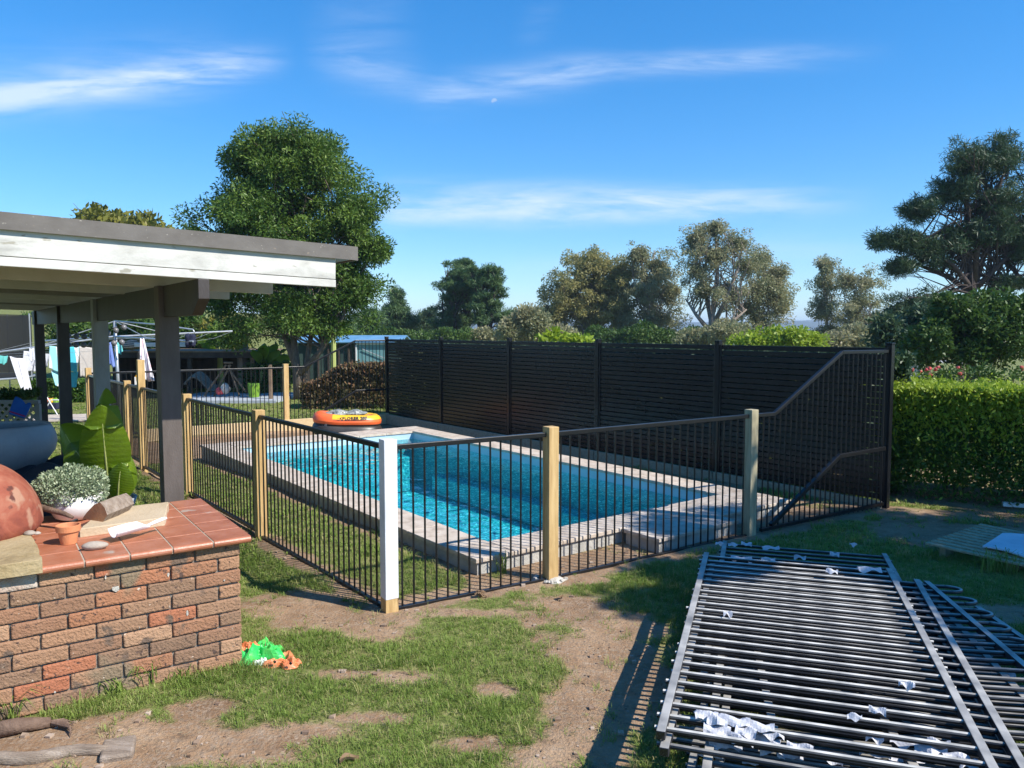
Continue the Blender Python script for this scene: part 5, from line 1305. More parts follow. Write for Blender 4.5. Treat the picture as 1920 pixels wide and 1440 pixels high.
# --- big dense broadleaf tree behind the pool fence
tree('broadleaf_tree', 'large dense dark green broadleaf tree rising behind the brown pavilion and old shed', 'tree', 556, 775, 23.5, [
    (540, 330, 112, 92, 26), (525, 280, 76, 44, 12), (668, 430, 60, 60, 10), (470, 300, 62, 60, 10), (590, 300, 72, 68, 11), (520, 420, 150, 100, 34), (640, 400, 82, 90, 16), (445, 400, 58, 62, 11), (600, 510, 110, 80, 22), (700, 468, 36, 30, 5),
    (470, 520, 105, 90, 20), (415, 555, 50, 55, 8), (665, 560, 60, 70, 10), (540, 585, 95, 60, 14), (440, 620, 60, 34, 6), (620, 610, 50, 40, 5)], 11, 'leaf_big', 'bark', 1150, .12, .32, .50, .15, 5, .06, nmul=2.1, zbase=0, droop=.25, low=.3,
    trunks=[[(560, 772, 0), (556, 690, 0), (548, 610, .2), (560, 500, .2), (540, 380, 0)], [(566, 760, 0), (575, 680, .1), (588, 600, -.1), (610, 500, -.2), (620, 400, 0)], [(562, 700, 0), (600, 660, -.2), (640, 600, -.3), (665, 540, -.2)], [(556, 690, 0), (530, 620, .2), (500, 540, .3), (470, 440, 0)]])
tree('yellow_green_tree', 'yellow-green rounded tree showing above the pavilion roof at left', 'tree', 240, 640, 40, [(235, 440, 78, 50, 26), (180, 470, 40, 50, 8), (290, 470, 50, 55, 10)], 21, 'leaf_yellow', 'bark', 300, .34, .5, .9, .2, 5, .1)
tree('small_tree', 'small green treetop between the yellow-green tree and the large broadleaf tree', 'tree', 362, 620, 30, [(364, 446, 12, 20, 6), (370, 500, 24, 50, 10)], 22, 'leaf_mid', 'bark', 300, .22, .45, .6, .1, 4, .05)
# --- mid distance pines
tree('pine_tree', 'leftmost pine of the trio rising above the middle of the slatted screen', 'tree', 848, 690, 62, [(846, 545, 39, 48, 13), (835, 600, 32, 30, 7), (870, 530, 30, 39, 8)], 31, 'needle', 'pine_bark', 480, .36, .14, .6, .28, 2, .13, 'pine trees beyond the screen', needle=True, nmul=3.2, flat=.7, zbase=-2)
tree('pine_tree', 'tall middle pine of the trio rising above the middle of the slatted screen', 'tree', 871, 690, 64, [(868, 510, 39, 32, 12), (880, 550, 41, 41, 12), (870, 600, 34, 28, 6)], 32, 'needle', 'pine_bark', 480, .36, .14, .6, .3, 2, .13, 'pine trees beyond the screen', needle=True, nmul=3.2, flat=.7, zbase=-2)
tree('pine_tree', 'rightmost spreading pine of the trio rising above the middle of the slatted screen', 'tree', 905, 690, 60, [(908, 515, 34, 32, 11), (925, 535, 25, 37, 8), (915, 580, 41, 34, 10), (950, 595, 30, 21, 6)], 33, 'needle', 'pine_bark', 480, .36, .14, .6, .28, 2, .13, 'pine trees beyond the screen', needle=True, nmul=3.2, flat=.7, zbase=-2)
tree('pine_tree', 'small distant pine just right of the large broadleaf tree', 'tree', 741, 690, 66, [(742, 575, 30, 39, 14), (760, 600, 28, 25, 8), (728, 612, 25, 28, 7)], 34, 'needle', 'pine_bark', 480, .36, .14, .6, .22, 2, .1, 'pine trees beyond the screen', needle=True, nmul=3.2, zbase=-2)
tree('pine_tree', 'low dark pine between the small distant pine and the trio', 'tree', 798, 690, 70, [(800, 600, 25, 30, 9), (790, 622, 34, 21, 8)], 35, 'needle_dark', 'pine_bark', 480, .36, .14, .6, .22, 2, .1, 'pine trees beyond the screen', needle=True, nmul=3.2, zbase=-2)
tree('pine_tree', 'dark green pine mass beside the large broadleaf tree', 'tree', 690, 690, 58, [(690, 610, 39, 46, 16), (655, 625, 39, 34, 10)], 36, 'needle', 'pine_bark', 480, .36, .14, .6, .22, 2, .1, 'pine trees beyond the screen', needle=True, nmul=3.2, zbase=-2)
# --- gums
gg = 'gum trees on the skyline'
tree('gum_tree', 'broad golden-brown gum tree left of the skyline gum cluster', 'tree', 1110, 700, 66, [(1165, 520, 40, 44, 10), (1085, 565, 70, 40, 14), (1140, 585, 60, 44, 12), (1110, 495, 56, 44, 16), (1072, 540, 59, 56, 16), (1140, 540, 64, 59, 18), (1048, 590, 51, 51, 12), (1110, 600, 77, 51, 16), (1165, 590, 38, 56, 8)], 41, 'leaf_gum_gold', 'gum_bark', 300, .23, .36, .62, .22, 5, .06, gg, bend=.3, droop=.5, nmul=5.6, skin=.15, zbase=-2, low=.1)
tree('gum_tree', 'airy gum tree between the broad golden gum and the tallest gum', 'tree', 1222, 700, 64, [(1220, 530, 56, 44, 10), (1262, 545, 40, 44, 8), (1215, 590, 60, 40, 8), (1198, 478, 28, 28, 7), (1232, 500, 56, 41, 13), (1210, 550, 56, 51, 13), (1240, 600, 56, 46, 10), (1180, 610, 44, 38, 7)], 42, 'leaf_gum', 'gum_bark', 220, .21, .34, .58, .2, 5, .06, gg, bend=.35, droop=.5, nmul=5.6, skin=.15, zbase=-2, low=.1)
tree('gum_tree', 'tallest pale-trunked gum tree in the skyline gum cluster', 'tree', 1335, 700, 60, [(1320, 545, 60, 40, 8), (1340, 430, 36, 23, 8), (1302, 450, 33, 31, 7), (1385, 455, 38, 33, 8), (1340, 480, 67, 44, 13), (1305, 510, 44, 36, 7), (1395, 500, 44, 41, 8), (1365, 550, 59, 44, 8)], 43, 'leaf_gum', 'gum_bark', 220, .20, .34, .56, .3, 5, .06, gg, bend=.3, droop=.5, nmul=5.6, skin=.15, zbase=-2, low=.35,
     trunks=[[(1333, 700, 0), (1334, 600, 0), (1345, 520, 0), (1342, 440, 0)], [(1336, 612, 0), (1325, 560, .5), (1308, 500, .5), (1300, 460, .5)], [(1337, 610, 0), (1362, 560, -.5), (1385, 500, -.5), (1392, 460, 0)], [(1330, 620, 0), (1305, 590, .4), (1285, 560, .4)], [(1338, 630, 0), (1365, 610, -.4), (1400, 580, -.4)]])
tree('gum_tree', 'rusty-leaved gum tree at the right end of the skyline gum cluster', 'tree', 1420, 700, 62, [(1450, 545, 48, 56, 10), (1400, 580, 60, 40, 8), (1425, 490, 38, 33, 9), (1458, 515, 33, 33, 8), (1420, 545, 56, 46, 11), (1465, 570, 36, 51, 9), (1425, 600, 56, 36, 8)], 44, 'leaf_gum', 'gum_bark', 220, .21, .34, .56, .2, 5, .055, gg, bend=.35, droop=.5, nmul=5.6, skin=.15, zbase=-2, low=.15)
tree('gum_tree', 'slim upright gum tree left of the far-right pair', 'tree', 1548, 700, 68, [(1548, 500, 26, 28, 8), (1545, 530, 33, 31, 9), (1545, 580, 36, 44, 11), (1555, 620, 36, 26, 6)], 45, 'leaf_gum', 'gum_bark', 230, .21, .34, .56, .18, 5, .055, gg, bend=.3, droop=.5, nmul=5.6, skin=.15, zbase=-2, low=.2)
tree('gum_tree', 'wide pale gum tree beside the big pine at right', 'tree', 1610, 700, 66, [(1600, 590, 60, 44, 9), (1590, 525, 33, 26, 6), (1625, 530, 44, 33, 9), (1605, 570, 56, 46, 12), (1640, 600, 38, 46, 8), (1595, 620, 46, 28, 7)], 46, 'leaf_gum', 'gum_bark', 200, .21, .34, .56, .2, 5, .055, gg, bend=.35, droop=.5, nmul=5.6, skin=.15, zbase=-2, low=.2)
# --- scrub along the skyline, each bush its own thing
sc_l = [(600, 618, 60, 26, 'needle', 'dark bush low behind the large broadleaf tree'), (720, 632, 60, 16, 'leaf_mid', 'low green bush over the left end of the screen'), (830, 632, 70, 14, 'leaf_mid', 'low scrub bush under the pine trio'),
        (985, 600, 40, 36, 'leaf_gum', 'olive bush between the pine trio and the golden gum'), (1010, 625, 60, 24, 'leaf_gum', 'rounded grey-green bush left of the bright shrubs'), (1290, 632, 60, 16, 'leaf_mid', 'low scrub bush under the tallest gum'), (1350, 622, 66, 26, 'leaf_gum', 'rounded dull green bush right of the tallest gum trunk'),
        (1200, 628, 60, 24, 'leaf_mid', 'green scrub bush under the airy gum'), (1110, 632, 70, 22, 'leaf_mid', 'green scrub bush under the broad gum'), (1590, 632, 70, 22, 'leaf_gum', 'scrub bush under the far-right gums'), (1660, 640, 50, 30, 'leaf_mid', 'green scrub bush right of the screen end post'), (900, 634, 60, 14, 'leaf_gum', 'low dry scrub right of the pine trio')]
for k, (x, y, w, h, lf, lb) in enumerate(sc_l):
    tree('bush', lb, 'bush', x, 690, 52 + (k % 3) * 3, [(x, y + 6, w * 1.1, h * .7, 12), (x - w * .7, y + h * .5 + 4, w * .5, h * .6, 7), (x + w * .6, y + h * .3, w * .45, h * .8, 8), (x + w * .1, y - h * .2, w * .3, h * .6, 4)], 60 + k, lf, 'bark', 560, .24, .45, .85, .1, 6, .05, 'bushes along the skyline', nmul=1.3, zbase=-2)
tree('bright_shrub', 'bright green rounded shrub over the right part of the screen', 'shrub', 1462, 690, 34, [(1470, 634, 56, 20, 26), (1400, 642, 36, 12, 8), (1520, 640, 30, 14, 8)], 75, 'leaf_bright', 'bark', 420, .17, .6, .5, .06, 6, .03, zbase=0)
tree('bright_shrub', 'bright large-leaved shrub poking over the middle of the screen', 'shrub', 1060, 690, 24, [(1030, 638, 34, 10, 9), (1085, 640, 40, 9, 9), (1040, 630, 8, 12, 3)], 76, 'leaf_bright', 'bark', 300, .22, .5, .32, .05, 4, .02, zbase=0)
# --- big pine at the right
tree('large_pine', 'huge dark spreading pine tree at the right edge with many bare limbs', 'tree', 1828, 700, 34, [
    (1830, 300, 70, 52, 26), (1885, 290, 44, 44, 12), (1790, 360, 52, 52, 16), (1870, 380, 70, 60, 26), (1850, 440, 60, 40, 12), (1905, 430, 50, 50, 12), (1725, 395, 44, 34, 12), (1690, 450, 44, 34, 12), (1655, 450, 26, 24, 6), (1740, 470, 60, 44, 14), (1790, 450, 60, 40, 12), (1690, 500, 36, 26, 8),
    (1920, 470, 60, 60, 14), (1990, 380, 70, 80, 16), (1960, 300, 50, 50, 10), (1900, 530, 60, 26, 8), (1720, 570, 70, 36, 16), (1680, 590, 44, 30, 9), (1990, 520, 60, 50, 8)], 81, 'needle_dark', 'pine_bark', 400, .25, .12, .48, .2, 4, .05, needle=True, flat=.8, nmul=3.6, skin=.3, zbase=0, low=.1, bend=.2,
    trunks=[[(1828, 700, 0), (1824, 540, 0), (1815, 480, 0), (1812, 380, 0), (1815, 300, 0)], [(1826, 540, 0), (1845, 480, .3), (1850, 400, .3), (1845, 310, 0)], [(1824, 545, 0), (1790, 500, -.3), (1750, 470, -.3), (1700, 450, -.2)], [(1822, 550, 0), (1780, 520, .2), (1730, 500, .2), (1680, 480, .2)],
            [(1830, 540, 0), (1870, 500, -.2), (1910, 460, -.2), (1950, 400, 0)], [(1830, 560, 0), (1880, 545, .2), (1930, 525, .2), (1985, 520, 0)], [(1826, 530, 0), (1835, 440, -.4), (1870, 360, -.4), (1890, 300, -.3)]])
tree('glossy_tree', 'dense glossy green tree behind the hedge at the right edge', 'tree', 1815, 720, 21, [(1800, 600, 60, 44, 22), (1870, 590, 70, 46, 26), (1840, 640, 90, 50, 30), (1740, 640, 44, 40, 12), (1930, 620, 60, 60, 16), (1775, 570, 30, 24, 6)], 82, 'leaf_mid', 'bark', 1100, .12, .5, .42, .07, 3, .03, zbase=0, nmul=1.5, low=.02, droop=.2)
tree('dark_shrub', 'dark shrub between the screen end post and the glossy tree', 'shrub', 1690, 720, 26, [(1690, 640, 46, 44, 20), (1720, 600, 30, 30, 8), (1660, 620, 30, 36, 8)], 83, 'needle_dark', 'bark', 420, .2, .4, .5, .1, 4, .04, zbase=0, droop=.1)

# --- clipped hedges
def hedge(name, label, a, b, w, h, leaf, n, size, seed, top_leaf=None, n_top=0, cat='hedge', zfn=None, wob=.05, group=None, taper=.0, core=True, opn=0.0):
    a = Vector(a); b = Vector(b); d = (b - a); L_ = d.length; d.normalize(); nrm = Vector((-d.y, d.x, 0)); 
    t = thing(name, label, cat, tuple((a + b) / 2), group)
    r = np.random.default_rng(seed)
    u = r.random(n) * L_; hf = zfn or (lambda q: np.ones_like(q))
    side_ = r.random(n); v = np.where(side_ < .40, -w / 2, np.where(side_ < .6, w / 2, (r.random(n) - .5) * w)); zr = r.random(n) ** .85
    z = np.where(side_ < .6, zr * h, h); H_ = hf(u / L_); z = z * H_
    inset = np.abs(r.normal(0, .11, n)) + wob * (fbm(u * 3, z * 3 + 9, 3) - .5) * 3
    v = np.where(side_ < .6, np.sign(v) * (np.abs(v) - inset - taper * (1 - z / (h * H_)) * .2), v); z = np.where(side_ >= .6, z - inset * .6 + .05 * (fbm(u * 2.4, v * 4, 2) - .5) * 2, z)
    if opn: kp = ~((z < opn) & (r.random(n) < .65)); u, v, z = u[kp], v[kp], z[kp]
    P = np.stack([a.x + d.x * u + nrm.x * v, a.y + d.y * u + nrm.y * v, a.z + z], 1)
    me = leaves_mesh('foliage', P - np.array(ORG[t])[None], size, .5, seed, np.clip(r.random(len(u)) * .75 + .25 * (z / h) * 0, 0, 1), .35)
    link_mesh('foliage', me, M[leaf], t)
    if top_leaf:
        u = r.random(n_top) * L_; v = (r.random(n_top) - .5) * w * 1.04; hh = hf(u / L_); z = h * hh - .05 + .16 * r.random(n_top) ** 1.4 * (.5 + fbm(u * 5, v * 5 + 3, 2))
        edge = r.random(n_top) < .6; v = np.where(edge, -w / 2 + .06 * r.normal(size=n_top) - .02, v); z = np.where(edge, h * hh + .10 - r.exponential(.19, n_top) - .12 * (fbm(u * 3, u * 0 + 5, 3) - .5), z); sp_ = r.random(n_top) < .04; z = np.where(sp_ & ~edge, z + .14 * r.random(n_top), z)
        P = np.stack([a.x + d.x * u + nrm.x * v, a.y + d.y * u + nrm.y * v, a.z + z], 1)
        me = leaves_mesh('new_growth', P - np.array(ORG[t])[None], size * 1.05, .42, seed + 5, .3 + .7 * r.random(n_top), .9)
        link_mesh('new_growth', me, M[top_leaf], t)
    mb = MB(); rs = random.Random(seed)
    for k in range(int(L_ * 9)):
        q = a + d * rs.random() * L_ + nrm * rs.uniform(-.28, .28) * w; e = q + Vector((rs.uniform(-.15, .15), rs.uniform(-.15, .15), h * rs.uniform(.6, .85)))
        mb.tube([q - Vector((0, 0, .05)), (q + e) / 2 + Vector((rs.uniform(-.05, .05), rs.uniform(-.05, .05), 0)), e], [.014, .010, .005], 5, cap=False)
    mb.build('twigs', M['dark_timber'], t)
    return t
hA = Vector((4.72, 10.45, 0)); hdv = Vector((.88, -.475, 0)).normalized()
# front face line passes just behind the screen's right end post
ha_ = G(1600, 924, 0) + Vector((0, .35, 0)); ha_ = Vector((4.75, 10.35, 0)); hb_ = ha_ + hdv * 5.2
hedge('clipped_hedge', 'tall clipped green hedge with bright new tips right of the screen', ha_, hb_, 1.3, 1.33, 'leaf_hedge', 125000, .055, 91, 'leaf_bright', 56000, opn=.22)
hp0 = AT(565, 760, 20.6); hp1 = AT(735, 760, 20.6); hp0.z = hp1.z = 0
hedge('red_tipped_hedge', 'loose red-tipped shrub hedge beyond the fence by the boat', hp0 + Vector((0, .5, 0)), hp1 + Vector((.4, .5, 0)), 1.2, 1.14, 'leaf_photinia', 24000, .085, 92, 'leaf_photinia', 3500, zfn=lambda q: .55 + .45 * sstep(.05, .45, q), cat='hedge', opn=.15)
h0 = AT(60, 752, 23); h1 = AT(180, 752, 23); h0.z = h1.z = 0
hedge('low_hedge', 'low dark green hedge behind the washing at left', h0, h1, 1.0, .62, 'leaf_hedge', 7000, .10, 93, cat='hedge')
h0 = AT(-60, 752, 11.5); h1 = AT(62, 752, 11.5); h0.z = .0; h1.z = .0
hedge('planter_hedge', 'dark clipped planting behind the lattice screen at the left edge', h0, h1, .5, 1.22, 'leaf_mid', 5000, .06, 94, cat='hedge')
# --- bushes and banana clumps at the left background
bl_l = [(150, 625, 70, 34, 34, 'leaf_mid', 'green bush behind the clothes line mast'), (260, 620, 60, 34, 33, 'leaf_mid', 'leafy bush behind the old shed roof at left'), (350, 615, 60, 40, 30, 'leaf_mid', 'tangled green bush behind the old shed'), (420, 630, 44, 34, 29, 'leaf_yellow', 'yellowish bush between old shed and broadleaf tree'),
        (500, 700, 40, 40, 25.5, 'leaf_mid', 'low green bush at the base of the broadleaf tree'), (48, 612, 22, 26, 60, 'leaf_mid', 'round tree on the grassy rise at far left')]
for k, (x, y, w, h, Y, lf, lb) in enumerate(bl_l):
    tree('bush', lb, 'bush', x, 700, Y, [(x, y, w, h, 22), (x, y + h * .7, w * .9, h * .7, 14)], 100 + k, lf, 'bark', 260, .24, .45, .6, .08, 5, .04, 'bushes behind the old shed', zbase=(0 if Y < 50 else 3), nmul=1.2)
def fan_plant(label, px, py, Y, n, L_, w, seed, spread=1.0, zb=0):
    c = AT(px, py, Y); t = thing('banana_clump', label, 'plant', tuple(c), 'banana clumps near the old shed'); rs = random.Random(seed)
    for k in range(n):
        a_ = rs.uniform(0, 6.28); el = rs.uniform(.5, 1.35); d_ = Vector((math.cos(a_) * math.cos(el) * spread, math.sin(a_) * math.cos(el) * .6, math.sin(el))).normalized()
        latv = d_.cross(Vector((0, -1, .3))).normalized(); ll = L_ * rs.uniform(.6, 1.1); ph = rs.uniform(0, 3)
        def fn(u, v):
            x = (u - .5) * 2; tt = v; ww = w * .5 * math.sin(math.pi * min(.98, max(.02, tt))) ** .6
            return c + d_ * (ll * (.25 + tt)) + latv * x * ww + Vector((0, 0, -ll * .45 * tt * tt)) + Vector((0, 0, -.25 * w * x * x))
        mb = MB(); mb.grid(fn, 4, 10); mb.build('leaf', M['leaf_banana'], t, smooth=True)
    mb = MB(); mb.tube([Vector((c.x, c.y, zb)), c + Vector((0, 0, .1))], [.12, .08], 8); mb.build('stem', M['rib'], t)
    return t
fan_plant('banana clump right behind the old shed roof', 412, 655, 27.5, 9, 1.0, .3, 5)
fan_plant('banana clump left of the broadleaf trunk', 492, 690, 25, 8, 1.1, .34, 6)
fan_plant('pale banana leaf clump right of the broadleaf trunk', 625, 632, 27, 4, 1.1, .28, 7, 1.4)

# --- shade-casting tree standing right of the picture
def free_tree(label, x, y, lobes, seed, leaf, per, size, pr, tr, nm=1.0):
    t = thing('shade_tree', label, 'tree', (x, y, 0))
    puffs = lobes_to_puffs([(c, r_, int(n * nm), pr) for c, r_, n in lobes], seed, .5)
    leafcloud('crown', puffs, per, size, .45, M[leaf], t, seed, .2)
    zt = max(c[2] for c, _, _ in lobes)
    limbs('trunk', [Vector((x, y, -.1)), Vector((x + .1, y, zt * .4)), Vector((x, y + .1, zt * .7)), Vector((x, y, zt))], [tr, tr * .8, tr * .55, tr * .3], puffs, 4, .07, M['bark'], t, seed)
    return t
def sh(px, py, z, s0=0.0):
    """point at height z whose shadow falls at ground pixel (px,py)"""
    g = G(px, py, 0); k = z / SUNV.z
    return Vector((g.x + SUNV.x * k, g.y + SUNV.y * k, z))
lob = []
for (px, py, z, r_, n) in [(1250, 1135, 4.9, .22, 5), (1310, 1075, 5.2, .38, 9), (1400, 1050, 5.6, .5, 13), (1550, 1050, 5.4, .75, 22), (1500, 1100, 5.9, .35, 8), (1620, 1130, 5.6, .45, 11), (1750, 1090, 5.6, .8, 24), (1770, 1200, 5.3, .36, 8), (1900, 1080, 6.0, 1.05, 32), (1900, 1220, 5.4, .6, 16), (1985, 1340, 5.0, .5, 12),
                          (1440, 990, 6.4, .6, 15), (1640, 985, 6.2, .8, 22), (1850, 1000, 6.6, .9, 24), (2050, 1020, 5.6, 1.4, 40), (2110, 1240, 5.2, .9, 22), (1260, 1010, 6.0, .35, 6)]:
    lob.append((tuple(sh(px, py, z)), (r_, r_, r_ * .8), n))
base = sh(1750, 1090, 5.6)
free_tree('leafy shade tree standing right of the yard', base.x + .6, base.y, lob, 131, 'leaf_big', 900, .13, .30, .2, 1.7)

# unseen hedge added behind the slatted screen to keep its gaps dark
sh0 = BP - SN * .75 + SD * .3; sh1 = AP - SN * .75
hedge('gap_blocker_hedge', 'dark hedge added behind the slatted screen to darken its gaps', sh0, sh1, 1.0, 1.8, 'needle_dark', 70000, .14, 96, cat='hedge')

# ================================================================ BACKGROUND BUILDINGS AND YARD THINGS
# distant hills
mb = MB(); n_ = 160
for ring_, (dist, hz, sd_) in enumerate([(1900, 26, 3), (2700, 44, 8)]):
    vs5 = []
    for i in range(n_ + 1):
        a_ = R(-50) + R(100) * i / n_; h_ = hz * (.45 + .75 * float(fbm(i * .11 + sd_, sd_, 4))); d_ = Vector((math.sin(a_), math.cos(a_), 0))
        vs5 += [d_ * (dist - 350) + Vector((0, 0, -8)), d_ * dist + Vector((0, 0, h_)), d_ * (dist + 500) + Vector((0, 0, -8))]
    mb.add(vs5, [(i * 3 + k, i * 3 + 3 + k, i * 3 + 4 + k, i * 3 + 1 + k) for i in range(n_) for k in (0, 1)])
tag(mb.build('hills', M['hill'], smooth=True), 'low distant bush-covered hills on the horizon', 'hills', kind='structure')
# old open-fronted shed
sA = AT(352, 742, 25.0); sB = AT(478, 742, 25.0); s0x = AT(215, 742, 25.0)
shed = thing('open_shed', 'old dark open-fronted timber shed behind the back fence', 'shed', (sA.x, 25, 0))
xl, xr, yf, yb = s0x.x, sB.x, 25.0, 28.0; zt = AT(400, 662, 25).z; zc = AT(300, 645, 25).z
mb = MB(); mb.box(((xl + xr) / 2, (yf + yb) / 2, zt + .05), (xr - xl + .2, yb - yf + .3, .05)); mb.build('roof', M['brown_timber'], shed)
mb = MB(); mb.box(((xl + xr) / 2, yf - .12, zt - .06), (xr - xl + .1, .06, .18)); mb.build('front_beam', M['dark_timber'], shed)
mb = MB(); mb.box(((xl + xr) / 2, yb, zt / 2), (xr - xl, .08, zt)); mb.build('back_wall', M['dark_timber'], shed)
mb = MB(); mb.box((xl, (yf + yb) / 2, zt / 2), (.08, yb - yf, zt)); mb.build('side_wall', M['dark_timber'], shed)
for x in (xr - .04, xr - .42, (xl + xr) / 2 + .2, xl + .1):
    mb = MB(); mb.box((x, yf, zt / 2 - .05), (.12, .12, zt - .12)); mb.build('post', M['brown_timber'] if x > xr - .5 else M['dark_timber'], shed)
wx = AT(455, 700, 25.3).x; mb = MB(); mb.box((wx, 25.35, 1.0), (.36, .05, 1.3)); mb.build('woven_panel', M['wicker'], shed)
wl_ = AT(255, 645, 24.6).x; wr_ = AT(358, 645, 24.6).x
mb = MB(); mb.box(((wl_ + wr_) / 2, 24.7, zc - .02), (wr_ - wl_, .5, .13)); mb.build('pale_fascia_board', M['fascia'], shed, bevel=.02)
mb = MB(); mb.blob((wl_ - .15, 24.6, zc - .03), (.28, .2, .16), 4, .25, 10); tag(mb.build('cane_basket', M['wicker'], None, (wl_ - .15, 24.6, zc - .03)), 'shaggy cane bundle on the left end of the shed roof', 'basket')
gx0, gx1 = AT(330, 750, 23.2).x, AT(538, 750, 23.2).x
mb = MB(); mb.box(((gx0 + gx1) / 2, 23.6, .045), (gx1 - gx0, 2.9, .10)); tag(mb.build('concrete_slab', M['slab_concrete'], None, ((gx0 + gx1) / 2, 23.6, 0), bevel=.01), 'pale blue-grey concrete slab in front of the old shed', 'slab')
# things in front of the shed
def stick_thing(name, label, cat, segs, r_, m_, seg_name='pole'):
    c = segs[0][0]; t = thing(name, label, cat, tuple(c))
    for a, b in segs: mb = MB(); mb.tube([a, b], r_, 6); mb.build(seg_name, M[m_], t)
    return t
Yp = 23.4
stick_thing('swing_frame', 'thin timber A-frame poles standing before the old shed', 'frame', [(AT(381, 745, Yp), AT(424, 684, Yp)), (AT(400, 745, Yp), AT(432, 684, Yp)), (AT(450, 745, Yp), AT(428, 684, Yp)), (AT(461, 735, Yp), AT(428, 690, Yp)), (AT(420, 680, Yp), AT(436, 680, Yp))], .03, 'brown_timber')
c = AT(372, 735, 23.9); t = thing('lounge_chair', 'grey slatted lounge seat heaped before the old shed', 'chair', tuple(c))
mb = MB(); mb.grid(lambda u, v: AT(345, 728, 23.9) + Vector((u * .95, .5 * v, .12 + .22 * math.sin(u * 5) + .12 * v + .04 * math.sin(v * 20))), 12, 8); mb.build('seat', M['wicker'], t, solid=.04)
for q in (0, .9): mb = MB(); mb.tube([AT(350, 741, 23.9) + Vector((q, 0, 0)), AT(356, 715, 23.9) + Vector((q, 0, 0))], .02, 6); mb.build('leg', M['dark_timber'], t)
c = AT(419, 730, 23.3); t = thing('toy_bag', 'cream and red toy bundle on the concrete slab', 'toy', tuple(c))
mb = MB(); mb.blob(c + Vector((.06, 0, .02)), (.16, .14, .17), 3, .15, 10); mb.build('cream_side', M['towel_beige'], t, smooth=True)
mb = MB(); mb.blob(c + Vector((-.08, -.02, -.05)), (.13, .12, .12), 5, .2, 10); mb.build('red_side', M['metal_red'], t, smooth=True)
c = AT(476, 737, 23.2); c.z = .1; mb = MB(); mb.lathe([(0, 0), (.15, 0), (.18, .36), (.17, .42), (.15, .02)], c, 16); tag(mb.build('green_bucket', M['green_plastic'], None, tuple(c)), 'lime green tub right of the timber A-frame', 'bucket')
# green shade-cloth shed with blue roof
gx0, gx1 = AT(560, 690, 31).x, AT(745, 690, 31).x; zt = AT(640, 643, 31).z
gs_ = thing('shade_shed', 'dark green shade-cloth shed with a blue roof behind the broadleaf tree', 'shed', ((gx0 + gx1) / 2, 32.5, 0))
mb = MB(); mb.box(((gx0 + gx1) / 2, 32.5, zt / 2), (gx1 - gx0, 3, zt)); mb.build('wall', M['shed_wall'], gs_)
mb = MB(); rz0, rz1 = zt + .02, zt + .28
mb.add([(gx0 - .2, 30.8, rz0), (gx1 + .2, 30.8, rz0), (gx1 + .2, 32.5, rz1), (gx0 - .2, 32.5, rz1), (gx1 + .2, 34.2, rz0), (gx0 - .2, 34.2, rz0)], [(0, 1, 2, 3), (3, 2, 4, 5)]); mb.build('roof', M['shed_roof'], gs_, solid=.04)
tx0, tx1 = AT(668, 660, 30.9).x, AT(726, 660, 30.9).x; z0_, z1_ = .7, zt - .04
mb = MB(); mb.box(((tx0 + tx1) / 2, 30.95, (z0_ + z1_) / 2), (tx1 - tx0, .04, z1_ - z0_)); tp = mb.build('teal_panel', M['teal_panel'], gs_)
mb = MB(); mb.bar((tx0, 30.9, z1_), (tx1, 30.9, z1_), .04, .05); mb.build('top_frame', M['white_metal'], tp); mb = MB(); mb.bar((tx0, 30.9, z0_), (tx0, 30.9, z1_ - .03), .05, .04); mb.build('side_frame', M['white_metal'], tp)
mb = MB(); mb.bar((tx0 + .25, 30.88, z1_ - .2), (tx1 - .1, 30.88, z0_ + .3), .02, .03); mb.build('brace', M['slab_concrete'], tp)
for x in np.linspace(gx0 + .4, tx0 - .3, 5): mb = MB(); mb.bar((x, 30.94, 0), (x, 30.94, zt), .06, .06); mb.build('wall_post', M['dark_timber'], gs_)
mb = MB(); p_ = AT(507, 720, 22.6); mb.box((p_.x, 22.6, .55), (.09, .09, 1.1)); tag(mb.build('timber_stake', M['brown_timber'], None, (p_.x, 22.6, 0)), 'short brown timber stake left of the broadleaf trunk', 'post')
# grey stable shed beyond the hedge
c = AT(1722, 690, 30); ir = thing('iron_shed', 'low shed of pale corrugated sheets seen over the hedge', 'shed', (c.x, 30, 0))
x0_, x1_ = AT(1680, 690, 30).x, AT(1762, 690, 30).x; zt = AT(1720, 677, 30).z
mb = MB()
for k in range(14): mb.bar((x0_ + .3, 30, .15 + k * (zt - .15) / 14), (x1_ - .75, 30, .15 + k * (zt - .15) / 14), .03, (zt - .15) / 14 * .9)
mb.build('sheet_wall', M['iron'], ir)
mb = MB(); mb.add([(x0_ - .1, 29.8, zt + .02), (x1_ + 1.2, 29.8, zt - .1), (x1_ + 1.2, 31.5, zt - .05), (x0_ - .1, 31.5, zt + .1)], [(0, 1, 2, 3)]); mb.build('roof', M['iron'], ir, solid=.04)
for x in (x0_, x1_ - .5, x1_ + .8): mb = MB(); mb.box((x, 29.9, zt / 2), (.14, .14, zt - .06)); mb.build('post', M['brown_timber'], ir)
